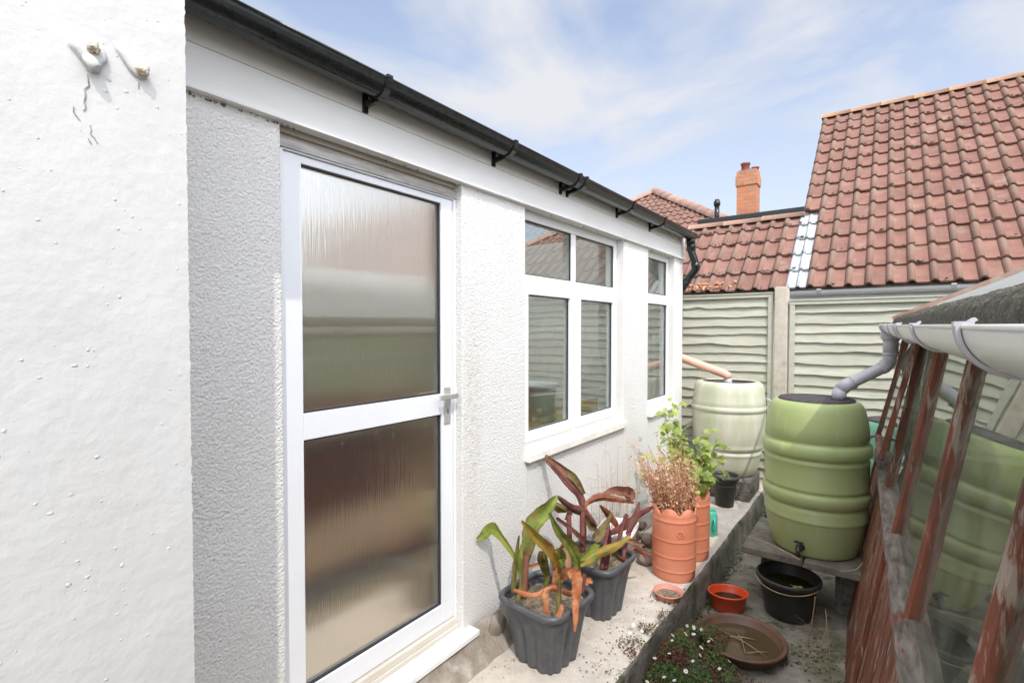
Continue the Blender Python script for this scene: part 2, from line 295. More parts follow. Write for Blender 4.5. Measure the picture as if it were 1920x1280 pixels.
def add_stain(m, cy, hw, z0, z1, col):
    nt = m.node_tree; N = nt.nodes; L = nt.links; p = [n for n in N if n.type == 'BSDF_PRINCIPLED'][0]; src = p.inputs['Base Color'].links[0].from_socket
    tc = N.new('ShaderNodeTexCoord'); sp = N.new('ShaderNodeSeparateXYZ'); L.new(tc.outputs['Object'], sp.inputs[0])
    def mth(op, a, b=None):
        n = N.new('ShaderNodeMath'); n.operation = op
        for i, v in enumerate((a, b)):
            if v is None: continue
            if isinstance(v, (int, float)): n.inputs[i].default_value = v
            else: L.new(v, n.inputs[i])
        return n.outputs[0]
    dy = mth('ABSOLUTE', mth('SUBTRACT', sp.outputs['Y'], cy)); fy = N.new('ShaderNodeMapRange'); fy.inputs['From Min'].default_value = hw; fy.inputs['From Max'].default_value = hw*0.2; L.new(dy, fy.inputs[0])
    dz = mth('ABSOLUTE', mth('SUBTRACT', sp.outputs['Z'], (z0+z1)/2)); fz = N.new('ShaderNodeMapRange'); fz.inputs['From Min'].default_value = (z1-z0)/2; fz.inputs['From Max'].default_value = (z1-z0)/4; L.new(dz, fz.inputs[0])
    no = N.new('ShaderNodeTexNoise'); no.inputs['Scale'].default_value = 30; no.inputs['Detail'].default_value = 6; L.new(tc.outputs['Object'], no.inputs['Vector'])
    nr = N.new('ShaderNodeMapRange'); nr.inputs['From Min'].default_value = 0.42; nr.inputs['From Max'].default_value = 0.95; L.new(no.outputs['Fac'], nr.inputs[0])
    f = mth('MULTIPLY', mth('MULTIPLY', fy.outputs[0], fz.outputs[0]), nr.outputs[0]); mx = N.new('ShaderNodeMixRGB'); L.new(f, mx.inputs[0]); L.new(src, mx.inputs[1]); mx.inputs[2].default_value = (*col, 1); L.new(mx.outputs[0], p.inputs['Base Color'])
add_stain(M['roughcast'], -1.02, 0.09, 0.5, 1.75, (0.50, 0.43, 0.28))
# window glass / greenhouse glass
M['glass'] = glass_mat('window_glass', 2.1, (0.80, 0.84, 0.82), dirt=(9, 0.55, 0.9, 0.25), wav=0.02)
M['gh_glass'] = glass_mat('old_dirty_glass', 1.95, (0.72, 0.77, 0.71), dirt=(9, 0.34, 0.85, 0.34), wav=0.05)
# reeded door glass: rough, with fine upright streaks
m, N, L = newmat('streaked_door_glass')
o = N.new('ShaderNodeOutputMaterial'); tcn = N.new('ShaderNodeTexCoord')
mp = N.new('ShaderNodeMapping'); mp.inputs['Scale'].default_value = (1, 1, 0.04); L.new(tcn.outputs['Object'], mp.inputs[0])
n = N.new('ShaderNodeTexNoise'); n.inputs['Scale'].default_value = 150; n.inputs['Detail'].default_value = 3; L.new(mp.outputs[0], n.inputs['Vector'])
b = N.new('ShaderNodeBump'); b.inputs['Strength'].default_value = 0.5; b.inputs['Distance'].default_value = 0.005; L.new(n.outputs['Fac'], b.inputs['Height'])
g = N.new('ShaderNodeNewGeometry')
mi = N.new('ShaderNodeMapRange'); mi.inputs['To Min'].default_value = 3.5; mi.inputs['To Max'].default_value = 1/3.5; L.new(g.outputs['Backfacing'], mi.inputs[0])
fr = N.new('ShaderNodeFresnel'); L.new(mi.outputs[0], fr.inputs[0])
gl = N.new('ShaderNodeBsdfGlossy'); gl.inputs['Roughness'].default_value = 0.025; gl.inputs[0].default_value = (0.95,0.95,0.93,1); bg2 = N.new('ShaderNodeBump'); bg2.inputs['Strength'].default_value = 0.13; bg2.inputs['Distance'].default_value = 0.005; L.new(n.outputs['Fac'], bg2.inputs['Height']); L.new(bg2.outputs[0], gl.inputs['Normal'])
rf = N.new('ShaderNodeBsdfRefraction'); rf.inputs['IOR'].default_value = 1.28; rf.inputs['Roughness'].default_value = 0.28; rf.inputs[0].default_value = (0.97,0.96,0.92,1); L.new(b.outputs[0], rf.inputs['Normal'])
ms = N.new('ShaderNodeMixShader'); L.new(fr.outputs[0], ms.inputs[0]); L.new(rf.outputs[0], ms.inputs[1]); L.new(gl.outputs[0], ms.inputs[2])
vo = N.new('ShaderNodeTexVoronoi'); vo.inputs['Scale'].default_value = 14; L.new(tcn.outputs['Object'], vo.inputs['Vector'])
cmpn = N.new('ShaderNodeMath'); cmpn.operation = 'LESS_THAN'; cmpn.inputs[1].default_value = 0.035; L.new(vo.outputs['Distance'], cmpn.inputs[0])
df = N.new('ShaderNodeBsdfDiffuse'); df.inputs[0].default_value = (0.6, 0.57, 0.5, 1)
m2 = N.new('ShaderNodeMixShader'); L.new(cmpn.outputs[0], m2.inputs[0]); L.new(ms.outputs[0], m2.inputs[1]); L.new(df.outputs[0], m2.inputs[2])
L.new(m2.outputs[0], o.inputs[0]); M['door_glass'] = m
def water_mat(name, col):
    m, N, L = newmat(name); o = N.new('ShaderNodeOutputMaterial'); p = N.new('ShaderNodeBsdfPrincipled')
    p.inputs['Base Color'].default_value = (*col, 1); p.inputs['Roughness'].default_value = 0.04; p.inputs['Specular IOR Level'].default_value = 0.25
    L.new(p.outputs[0], o.inputs[0]); return m
M['water'] = water_mat('murky_water', (0.02, 0.022, 0.006)); M['water_brown'] = water_mat('brown_water', (0.085, 0.055, 0.03)); [setattr(n.inputs['Specular IOR Level'], 'default_value', 0.12) for n in M['water_brown'].node_tree.nodes if n.type == 'BSDF_PRINCIPLED']
# brick
m, N, L = newmat('orange_brick'); o = N.new('ShaderNodeOutputMaterial'); p = N.new('ShaderNodeBsdfPrincipled'); p.inputs['Roughness'].default_value = 0.9
tcn = N.new('ShaderNodeTexCoord'); sp = N.new('ShaderNodeSeparateXYZ'); L.new(tcn.outputs['Object'], sp.inputs[0])
ad = N.new('ShaderNodeMath'); ad.operation = 'ADD'; L.new(sp.outputs['X'], ad.inputs[0]); L.new(sp.outputs['Y'], ad.inputs[1])
cb = N.new('ShaderNodeCombineXYZ'); L.new(ad.outputs[0], cb.inputs['X']); L.new(sp.outputs['Z'], cb.inputs['Y'])
br = N.new('ShaderNodeTexBrick'); br.inputs['Scale'].default_value = 1.0; br.inputs['Brick Width'].default_value = 0.225; br.inputs['Row Height'].default_value = 0.09
br.inputs['Mortar Size'].default_value = 0.009; br.inputs['Color1'].default_value = (0.62, 0.20, 0.075, 1); br.inputs['Color2'].default_value = (0.40, 0.15, 0.08, 1); br.inputs['Mortar'].default_value = (0.34, 0.27, 0.20, 1)
L.new(cb.outputs[0], br.inputs['Vector'])
nn = N.new('ShaderNodeTexNoise'); nn.inputs['Scale'].default_value = 7; nn.inputs['Detail'].default_value = 8; L.new(tcn.outputs['Object'], nn.inputs['Vector'])
mr_ = N.new('ShaderNodeMapRange'); mr_.inputs['From Min'].default_value = 0.5; mr_.inputs['From Max'].default_value = 0.75; L.new(nn.outputs['Fac'], mr_.inputs[0])
mx = N.new('ShaderNodeMixRGB'); L.new(mr_.outputs[0], mx.inputs[0]); L.new(br.outputs[0], mx.inputs[1]); mx.inputs[2].default_value = (0.34, 0.24, 0.16, 1); L.new(mx.outputs[0], p.inputs['Base Color'])
bb = N.new('ShaderNodeBump'); bb.inputs['Distance'].default_value = 0.01; bb.invert = True; L.new(br.outputs['Fac'], bb.inputs['Height']); L.new(bb.outputs[0], p.inputs['Normal'])
L.new(p.outputs[0], o.inputs[0]); M['brick'] = m
def leaf_mat(name, c1, c2, sc=20, c3=None):
    return mat(name, c1, 0.68, c2, sc, ndet=6, nfac=(0.38,0.66), tint=0.36, spec=0.2, transl=0.38, col3=c3, c3scale=10, c3r=(0.52,0.72), rollc=tuple(0.5*a+0.5*b for a, b in zip(c1, (0.30,0.10,0.05))))
LM = {
 'green': leaf_mat('canna_green', (0.20,0.27,0.05), (0.30,0.33,0.08), c3=(0.30,0.13,0.09)),
 'green2': leaf_mat('canna_lime', (0.28,0.34,0.06), (0.22,0.27,0.05), c3=(0.34,0.28,0.10)),
 'olive': leaf_mat('canna_olive', (0.17,0.17,0.045), (0.26,0.22,0.06), c3=(0.16,0.07,0.05)),
 'yellow': leaf_mat('canna_yellow', (0.36,0.34,0.07), (0.56,0.26,0.06), c3=(0.28,0.13,0.06)),
 'orangegreen': leaf_mat('canna_green_orange', (0.28,0.33,0.08), (0.60,0.24,0.06)),
 'orange': leaf_mat('canna_dead_orange', (0.56,0.20,0.085), (0.62,0.33,0.17), c3=(0.36,0.13,0.07)),
 'brown': leaf_mat('canna_brown', (0.26,0.12,0.08), (0.34,0.15,0.10)),
 'purple': leaf_mat('canna_purple', (0.20,0.085,0.08), (0.28,0.12,0.10), c3=(0.28,0.17,0.09)),
 'greenpurple': leaf_mat('canna_green_purple', (0.24,0.22,0.07), (0.20,0.09,0.07)),
 'maroon': leaf_mat('canna_maroon', (0.17,0.05,0.05), (0.27,0.10,0.08)),
 'red': leaf_mat('canna_red_tan', (0.34,0.085,0.055), (0.40,0.22,0.12)),
 'orangebrown': leaf_mat('canna_orange_brown', (0.40,0.14,0.05), (0.20,0.08,0.05)),
 'tan': leaf_mat('canna_tan', (0.42,0.27,0.16), (0.34,0.18,0.11)),
}
M['leaf_bright'] = mat('pelargonium_leaf', (0.27, 0.38, 0.085), 0.55, (0.42, 0.47, 0.14), 12, tint=0.35, spec=0.3, transl=0.4)
M['leaf_yellow'] = mat('yellowing_leaf', (0.46, 0.46, 0.09), 0.6, (0.50,0.36,0.10), 14, tint=0.3, transl=0.35)
M['dead_stem'] = mat('dead_rust_stems', (0.50, 0.19, 0.095), 0.85, (0.56,0.33,0.19), 18, tint=0.45)
M['dead_tan'] = mat('dead_tan_flowers', (0.60, 0.44, 0.29), 0.9, (0.55,0.33,0.20), 18, tint=0.4, transl=0.2)
M['daisy_leaf'] = mat('daisy_foliage', (0.062, 0.12, 0.025), 0.7, (0.10, 0.15, 0.035), 14, tint=0.45, transl=0.2, col3=(0.13,0.05,0.03), c3scale=6, c3r=(0.5,0.6))
M['daisy_dry'] = mat('daisy_dry_foliage', (0.14, 0.060, 0.035), 0.9, (0.09,0.05,0.03), 20, tint=0.4)
M['petal'] = mat('daisy_petal', (0.80, 0.76, 0.76), 0.6)
M['daisy_eye'] = mat('daisy_eye', (0.60, 0.42, 0.06), 0.7)

# =================================================================== SETTING
g = MB(); g.add([(-150,-150,-0.34),(150,-150,-0.34),(150,150,-0.34),(-150,150,-0.34)], [(0,1,2,3)])
struct(g.build('ground', M['mossy_concrete']))
def lowz(x, y):
    return -0.25 + 0.014*noise.noise(Vector((x*3.1, y*3.1, 1))) + 0.004*noise.noise(Vector((x*15, y*15, 4)))
g = MB(); g.grid(lambda u, v: (-0.99+u*2.6, -2.5+v*8.45, lowz(-0.99+u*2.6, -2.5+v*8.45)), 60, 190)
struct(g.build('lower_path', M['mossy_concrete']))
def ledge_fn(u, v):
    y = -3 + v*8.95
    e = -0.955 + 0.012*noise.noise(Vector((0, y*2.2, 3))) + 0.006*noise.noise(Vector((1, y*11, 3)))
    prof = [(-1.62,0.0),(-1.45,0),(-1.3,0),(-1.15,0),(-1.0,0),(e-0.022,0.0),(e-0.008,-0.004),(e,-0.016),(e+0.004,-0.07),(e+0.001,-0.14),(e+0.010,-0.20),(e+0.016,-0.29)]
    k = min(int(u*11+0.5), 11); x, z = prof[k]
    if k > 0: z += 0.004*noise.noise(Vector((x*6, y*6, 7)))
    if k > 6: x += 0.012*noise.noise(Vector((z*12, y*9, 9)))
    return (x, y, z)
g = MB(); g.grid(lambda u, v: ledge_fn(u*6/11, v), 6, 380); struct(g.build('concrete_path', M['concrete']))
g = MB(); g.grid(lambda u, v: ledge_fn(6/11+u*5/11, v), 5, 380); struct(g.build('path_edge', M['mossy_concrete']))

# =================================================================== MAIN HOUSE (near left)
H = thing('house', 'nearest white painted house wall on the left, with two bolt fixings and a crack', 'house', (-1.1, 0.41, 0))
g = MB()
g.grid(lambda u, v: (-1.1 + 0.0008*noise.noise(Vector((0, u*18, v*26))) + 0.0006*noise.noise(Vector((0, u*60, v*80))), 0.413 - u*1.3 + ((0.0022*noise.noise(Vector((3, 0, v*160)))+0.0016*noise.noise(Vector((3, 0, v*420)))) if u == 0 else 0), -0.25+v*3.05), 70, 700)
g.box(-4.0, -3.0, -0.3, -1.104, 0.409, 2.8)
random.seed(3)
for i in range(430):
    yy = 0.405 - random.random()**1.1*0.62; zz = 0.75+random.random()*1.7
    r_ = random.choice((0.0012,0.0014,0.0016,0.0018,0.0022,0.0026,0.0034)); g.blob((-1.1000, yy, zz), r_, 8, 0.3, sq=(0.20,random.uniform(0.8,1.3),random.uniform(0.7,1.1)), seed=i)
g.build('wall', M['painted'], H)
def flat_patch(name, pts, x0, th, mt, parent, lift=None):
    b = MB(); n = len(pts); cy = sum(p[0] for p in pts)/n; cz = sum(p[1] for p in pts)/n
    rings = [(1.0, 0.0), (0.93, th*0.8), (0.8, th), (0.45, th*1.15), (0.0, th*1.2)]
    base = len(b.v)
    for s_, t_ in rings:
        for (y, z) in pts:
            b.v.append((x0 + t_, cy+(y-cy)*s_, cz+(z-cz)*s_))
    for j in range(len(rings)-1):
        for k in range(n): b.face((base+j*n+k, base+(j+1)*n+k, base+(j+1)*n+(k+1)%n, base+j*n+(k+1)%n), 0.5, True)
    return b.build(name, mt, parent)
p1_ = [(0.236,2.076),(0.247,2.090),(0.258,2.098),(0.270,2.0975),(0.281,2.090),(0.288,2.080),(0.290,2.068),(0.282,2.058),(0.279,2.044),(0.272,2.040),(0.264,2.042),(0.260,2.052),(0.250,2.060),(0.244,2.068)]
f1 = flat_patch('wall_fixing', p1_, -1.1, 0.011, M['painted'], H)
p2_ = [(0.298,2.106),(0.312,2.100),(0.328,2.094),(0.342,2.084),(0.350,2.072),(0.349,2.062),(0.340,2.056),(0.329,2.060),(0.319,2.069),(0.311,2.082),(0.303,2.094)]
f2 = flat_patch('wall_fixing', p2_, -1.1, 0.007, M['painted'], H)
b = MB(); b.blob((-1.084, 0.266, 2.078), 0.0095, 12, 0.35, sq=(1,1.05,0.95), seed=4); b.blob((-1.082,0.271,2.074),0.005,8,0.3,seed=8); b.build('bolt', M['rust'], f1)
b = MB(); b.blob((-1.086, 0.338, 2.070), 0.009, 12, 0.35, sq=(1,1.0,0.95), seed=9); b.blob((-1.083,0.342,2.066),0.0055,8,0.3,seed=2); b.build('bolt', M['rust'], f2)
b = MB(); b.tube([(-1.094,0.262,2.062),(-1.080,0.266,2.048),(-1.076,0.270,2.042)], [0.010,0.009,0.006], 10)
b.build('plaster_drip', M['painted'], f1)
def crack(pts, w_):
    b = MB()
    for i in range(len(pts)-1):
        a = pts[i]; c = pts[i+1]; d = ((c[0]-a[0]), (c[1]-a[1])); ln = math.hypot(*d) or 1; nx, ny = -d[1]/ln*w_, d[0]/ln*w_
        k = 0.4 + 0.6*math.sin(math.pi*(i+0.7)/len(pts)); x_ = -1.0985
        b.add([(x_, a[0]-nx*k, a[1]-ny*k), (x_, a[0]+nx*k, a[1]+ny*k), (x_, c[0]+nx*k, c[1]+ny*k), (x_, c[0]-nx*k, c[1]-ny*k),
               (x_-0.006, a[0]-nx*k, a[1]-ny*k), (x_-0.006, a[0]+nx*k, a[1]+ny*k), (x_-0.006, c[0]+nx*k, c[1]+ny*k), (x_-0.006, c[0]-nx*k, c[1]-ny*k)],
              [(0,1,2,3),(0,4,5,1),(2,6,7,3),(1,5,6,2),(0,3,7,4)])
    b.build('crack', M['crack'], H)
crack([(0.262,2.036),(0.263,2.026),(0.264,2.017),(0.258,2.010),(0.259,1.998),(0.257,1.988),(0.259,1.979),(0.256,1.972)], 0.0009)
crack([(0.243,1.975),(0.2425,1.966),(0.246,1.960),(0.251,1.954)], 0.0007)
crack([(0.264,1.950),(0.266,1.943),(0.264,1.936),(0.270,1.930),(0.274,1.922)], 0.0008)
crack([(0.336,2.052),(0.335,2.040)], 0.0005)
crack([(0.261,1.927),(0.266,1.918)], 0.0005)
b = MB(); b.box(-4.1, -3.1, 2.655, -1.097, 0.495, 3.3); b.build('eave', M['fascia'], H)

# =================================================================== EXTENSION
X0 = -1.64
EX = thing('house_extension', 'low white roughcast extension with a glazed door, two windows and a black gutter', 'house extension', (-1.64, 2.9, 0))
WL = MB(); XB = -1.86
def wbox(y0, z0, y1, z1): WL.box(XB, y0, z0, X0, y1, z1)
wbox(0.3, 0.0, 0.90, 2.36); wbox(0.90, -0.05, 1.80, 0.10); wbox(0.90, 2.31, 1.80, 2.36)
wbox(1.80, 0.0, 2.33, 2.36); wbox(2.33, 0.0, 3.66, 0.85); wbox(2.33, 2.30, 3.66, 2.36)
wbox(3.66, 0.0, 4.165, 2.36); wbox(4.165, 0.0, 4.83, 0.85); wbox(4.165, 2.30, 4.83, 2.36); wbox(4.83, 0.0, 5.08, 2.36)
WL.box(-4.0, 4.86, 0.0, XB-0.001, 5.08, 2.58)
WL.build('wall', M['roughcast'], EX, bevel=0.006)
WL = MB()
WL.box(-4.2, 0.3, 0.0, -4.0, 5.08, 3.1); WL.box(-3.999, 0.30, 0.1, XB-0.001, 0.42, 2.58)
WL.build('inside_wall', M['int_wall'], EX)
g = MB(); g.box(-3.999, 0.421, -0.1, XB-0.002, 4.859, 0.10); g.build('floor', M['int_floor'], EX)
# plinth
g = MB()
def plf(u, v):
    y = -0.4 + v*6.2 if False else 0.42 + v*4.7
    px_ = [(-1.625,0.125),(-1.605,0.115),(-1.575,0.075),(-1.535,0.03),(-1.495,-0.004)]
    k = min(int(u*4+0.5), 4); x, z = px_[k]
    nz = noise.noise(Vector((x*9, y*6, 5))); return (x+0.018*nz, y, z+(0.014*noise.noise(Vector((x*14, y*9, 2))) if k else 0))
g.grid(plf, 4, 300); g.build('plinth', M['plinth'], EX)
g = MB(); g.box(-1.66, 0.30, 2.31, -1.622, 5.09, 2.4315); g.box(-1.66, 0.30, 2.296, -1.610, 5.09, 2.309)
g.box(-1.66, 5.0905, 2.30, -1.64, 5.10, 2.56)
g.build('lower_fascia_board', M['fascia'], EX, bevel=0.002)
g = MB(); g.box(-1.67, 0.30, 2.435, -1.627, 5.092, 2.56)
g.build('upper_fascia_board', M['fascia_up'], EX, bevel=0.002)
g = MB(); random.seed(91)
for i in range(70):
    y = random.uniform(0.5, 5.0) if i % 2 else random.uniform(0.6, 0.95); g.blob((-1.6385, y, 2.292-abs(random.gauss(0,0.004))), random.uniform(0.0015,0.004), 6, 0.5, seed=i)
g.build('grime', M['soil'], EX)['kind'] = 'stuff'
# gutter
def half_pipe(mb, cfn, r_, y0, y1, ny, seg=18, a0=180, a1=360, th=0.003, tint=0.5):
    ys = [y0+(y1-y0)*i/ny for i in range(ny+1)]; b = len(mb.v); n = seg+1
    for rr in (r_, r_-th):
        for y in ys:
            cx, cz = cfn(y)
            for k in range(n):
                a = R(a0+(a1-a0)*k/seg); mb.v.append((cx+rr*math.cos(a), y, cz+rr*math.sin(a)))
    off = len(ys)*n
    for i in range(ny):
        for k in range(seg):
            q = b+i*n+k; mb.face((q, q+1, q+n+1, q+n), tint, True); q += off; mb.face((q, q+n, q+n+1, q+1), tint, True)
        for k in (0, seg):
            q = b+i*n+k; mb.face((q, q+n, q+n+off, q+off), tint)
    for i in (0, ny):
        for k in range(seg): q = b+i*n+k; mb.face((q, q+1, q+1+off, q+off), tint)
GX, GZ = -1.538, 2.526
g = MB(); half_pipe(g, lambda y: (GX, GZ), 0.057, 0.20, 5.02, 30)
g.tube([(GX+0.055, 0.2, GZ+0.001), (GX+0.055, 5.02, GZ+0.001)], 0.005, 8)
b_ = len(g.v)
for k in range(19): a = R(180+180*k/18); g.v.append((GX+0.057*math.cos(a), 5.021, GZ+0.057*math.sin(a)))
g.face(list(range(b_, b_+19)))
gut = g.build('gutter', M['black_pvc'], EX)
for yb in (1.23, 2.02, 2.68, 2.76, 3.49, 4.14):
    g = MB(); half_pipe(g, lambda y: (GX, GZ), 0.064, yb-0.014, yb+0.014, 1, a0=178, a1=362, th=0.008)
    g.box(GX+0.050, yb-0.012, GZ, GX+0.066, yb+0.012, GZ+0.010)
    g.box(-1.632, yb-0.011, GZ-0.090, -1.617, yb+0.011, GZ-0.015)
    g.box(-1.620, yb-0.009, GZ-0.070, GX-0.030, yb+0.009, GZ-0.050)
    g.bar((-1.628, yb, GZ-0.072), (GX-0.01, yb, GZ-0.062), 0.010, 0.010)
    g.build('bracket', M['black_pvc'], gut)
g = MB(); g.tube([(GX,4.985,GZ-0.04),(GX,4.985,2.44)], 0.042, 16)
g.build('outlet', M['black_pvc'], gut)
g = MB(); P = [(GX,5.0,2.46),(GX,5.01,2.37),(GX+0.03,5.03,2.26),(GX+0.035,5.05,2.20),(-1.60,5.10,2.10),(-1.66,5.14,2.03),(-1.70,5.16,1.95),(-1.70,5.16,1.5)]
g.tube(P, 0.036, 16)
for a_, c_ in ((0,1),(2,3),(4,5)):
    g.tube([P[a_], P[c_]], 0.0415, 16)
g.build('downpipe', M['black_pvc'], EX)
# door
D = MB()
D.box(-1.76, 0.900, 0.155, -1.680, 0.930, 2.230); D.box(-1.76, 1.786, 0.155, -1.680, 1.800, 2.230); D.box(-1.76, 0.930, 2.226, -1.680, 1.786, 2.232)
D.box(-1.735, 0.932, 0.190, -1.690, 1.003, 2.224); D.box(-1.735, 1.709, 0.190, -1.690, 1.784, 2.224)
D.box(-1.735, 1.003, 2.196, -1.6905, 1.709, 2.224); D.box(-1.735, 1.003, 1.197, -1.6905, 1.709, 1.295); D.box(-1.735, 1.003, 0.190, -1.6905, 1.709, 0.278)
door = D.build('door', M['alu'], EX, bevel=0.0025)
for z0, z1 in ((1.295, 2.196), (0.278, 1.197)):
    g = MB(); g.box(-1.716, 1.004, z0, -1.712, 1.708, z1); pn = g.build('glass_pane', M['door_glass'], door)
    g = MB(); t_ = 0.006
    g.box(-1.711, 1.0035, z0+0.001, -1.699, 1.0035+t_*0.5, z1-0.001); g.box(-1.711, 1.7085-t_, z0+0.001, -1.699, 1.7085, z1-0.001)
    g.box(-1.711, 1.010, z0+0.001, -1.699, 1.702, z0+0.001+t_); g.box(-1.711, 1.010, z1-t_, -1.699, 1.702, z1-0.001)
    g.build('glazing_seal', M['rubber'], door)
g = MB(); g.box(-1.69, 1.722, 1.150, -1.682, 1.764, 1.325); g.tube([(-1.684,1.748,1.285),(-1.645,1.748,1.285)], 0.009, 12)
g.box(-1.652, 1.655, 1.273, -1.637, 1.772, 1.297)
hd = g.build('handle', M['satin'], door, bevel=0.003)
g = MB(); g.box(-1.6818, 1.740, 1.196, -1.6812, 1.745, 1.222); g.build('keyhole', M['rubber'], door)
for yy in (1.729, 1.757):
    for zz in (1.158, 1.316): g = MB(); g.tube([(-1.682, yy, zz), (-1.6805, yy, zz)], 0.0028, 8); g.build('screw', M['satin'], door)
g = MB(); g.box(-1.76, 0.901, 2.2325, -1.674, 1.799, 2.264)
for yy in (0.985, 1.29, 1.53, 1.765): g.tube([(-1.675, yy, 2.240), (-1.671, yy, 2.240)], 0.0035, 8)
g.build('head_strip', M['galv'], door)
g = MB(); g.box(-1.76, 0.901, 2.265, -1.70, 1.799, 2.284); g.box(-1.76, 0.901, 2.2845, -1.684, 1.799, 2.309)
g.build('head_trim', M['cream'], door, bevel=0.002)
g = MB(); g.box(-1.76, 0.885, 0.132, -1.668, 1.80, 0.154); g.box(-1.76, 0.931, 0.154, -1.674, 1.785, 0.186)
g.build('threshold', M['cream'], door, bevel=0.003)
g = MB(); g.box(-1.76, 0.86, 0.104, -1.575, 1.852, 0.1315); g.build('doorstep', M['upvc'], door, bevel=0.004)
# windows
def window(y0, y1, mull, name_label):
    xf = -1.70; F_ = MB(); z0, z1 = 0.905, 2.30
    F_.box(-1.77, y0, z0, xf, y0+0.05, z1); F_.box(-1.77, y1-0.05, z0, xf, y1, z1)
    F_.box(-1.77, y0+0.05, z1-0.055, xf-0.0005, y1-0.05, z1); F_.box(-1.77, y0+0.05, z0, xf-0.0005, y1-0.05, z0+0.045)
    F_.box(-1.77, y0+0.05, 1.850, xf-0.001, y1-0.05, 1.925)
    cells = []
    if mull:
        for a_, c_ in ((z0+0.045, 1.85), (1.925, z1-0.055)): F_.box(-1.77, mull-0.03, a_, xf-0.0015, mull+0.03, c_)
        spans = [(y0+0.05, mull-0.03), (mull+0.03, y1-0.05)]
    else: spans = [(y0+0.05, y1-0.05)]
    wn = F_.build('window', M['upvc'], EX, bevel=0.003)
    for (a_, c_) in spans:
        # upper fixed light
        g = MB(); g.box(-1.722, a_+0.001, 1.927, -1.718, c_-0.001, z1-0.056); g.build('glass_pane', M['glass'], wn)
        g = MB(); zl, zh = 1.925, z1-0.055
        g.box(-1.717, a_+0.001, zl+0.001, -1.708, a_+0.006, zh-0.001); g.box(-1.717, c_-0.006, zl+0.001, -1.708, c_-0.001, zh-0.001); g.box(-1.717, a_+0.007, zh-0.006, -1.708, c_-0.007, zh-0.001); g.box(-1.717, a_+0.007, zl+0.001, -1.708, c_-0.007, zl+0.006)
        g.build('glazing_seal', M['rubber'], wn)
        # lower opening sash, proud of the frame
        ya, yc = a_-0.018, c_+0.018; za, zc = z0+0.030, 1.868; t_ = 0.062 if mull else 0.035; xs = xf+0.018
        g = MB(); g.box(-1.74, ya, za, xs, ya+t_, zc); g.box(-1.74, yc-t_, za, xs, yc, zc); g.box(-1.74, ya+t_, za, xs-0.0005, yc-t_, za+t_); g.box(-1.74, ya+t_, zc-t_, xs-0.0005, yc-t_, zc)
        sa = g.build('sash', M['upvc'], wn, bevel=0.005)
        g = MB(); a2, c2, zl, zh = ya+t_, yc-t_, za+t_, zc-t_
        g.box(-1.712, a2+0.001, zl+0.001, -1.708, c2-0.001, zh-0.001); g.build('glass_pane', M['glass'], wn)
        g = MB(); g.box(-1.7075, a2+0.001, zl+0.001, -1.699, a2+0.006, zh-0.001); g.box(-1.7075, c2-0.006, zl+0.001, -1.699, c2-0.001, zh-0.001); g.box(-1.7075, a2+0.007, zh-0.006, -1.699, c2-0.007, zh-0.001); g.box(-1.7075, a2+0.007, zl+0.001, -1.699, c2-0.007, zl+0.006)
        g.build('glazing_seal', M['rubber'], wn)
    g = MB(); g.box(-1.78, y0, 0.851, -1.655, y1, 0.904); g.box(-1.6545, y0-0.01, 0.845, -1.600, y1+0.005, 0.892); g.build('sill', M['sill'], wn, bevel=0.005)
    wn['label'] = name_label
    return wn
window(2.33, 3.66, 2.985, 'wide white four pane window with two opening sashes')
window(4.165, 4.83, None, 'narrow white two pane window at the far end')
g = MB(); g.box(-1.68, 0.25, 2.561, -1.64, 5.03, 2.567); g.box(-1.64, 0.25, 2.536, -1.545, 5.03, 2.543)  # added strip hidden behind the gutter, keeps sun off the upper fascia
g.build('eave_sun_block', M['galv'], EX)
# translucent roof and rafters
g = MB()
def rf_(u, v):
    y = 0.3 + u*4.8; x = -1.655 - v*2.6; return (x, y, 2.585 + v*0.62 + 0.012*math.sin(y*2*math.pi/0.076))
g.grid(rf_, 380, 2); g.build('roof', M['polycarb'], EX)
g = MB()
for y in [0.9, 1.5, 2.1, 2.7, 3.3, 3.9, 4.5]: g.bar((-1.68, y, 2.54), (-3.98, y, 3.08), 0.05, 0.09)
g.build('rafter_set', M['int_wood'], EX)
g = MB(); g.box(-3.99, 0.43, 2.0, -3.94, 4.85, 3.05); g.build('added_pale_panel', M['upvc'], EX)  # pale panel added on the back wall to lighten the upper door glass
g = MB(); g.box(-3.99, 0.43, 0.86, -3.94, 4.85, 0.94)
g.build('inside_trim', M['int_rust'], EX)

# things standing inside, seen dimly through the glass
t = thing('workbench', 'wooden workbench inside the extension, behind the four pane window', 'workbench', (-2.15, 3.5, 0.1))
g = MB(); g.box(-2.45, 2.35, 0.84, -1.90, 4.80, 0.88); g.build('top', M['int_wood'], t)
for x in (-2.40, -1.96):
    for y in (2.42, 4.72): g = MB(); g.box(x-0.03, y-0.03, 0.1, x+0.03, y+0.03, 0.839); g.build('leg', M['int_wood'], t)
g = MB(); g.lathe([(0.0,0),(0.10,0),(0.13,0.27),(0.145,0.27),(0.145,0.30),(0.125,0.30),(0.095,0.02),(0.0,0.02)], (-2.18, 3.30, 0.881), 28)
tag(g.build('bin', M['white_plastic']), 'white plastic bin on the workbench behind the left lower window pane', 'bin')
g = MB(); g.box(-2.42, 2.9, 0.881, -2.2, 3.12, 1.10); tag(g.build('storage_box', M['orange_red'], None, 0.01), 'orange storage box on the workbench beside the white bin', 'box')
t = thing('cabinet', 'low dark cabinet inside the extension, seen as a dark band through the lower door glass', 'cabinet', (-3.5, 1.9, 0.1))
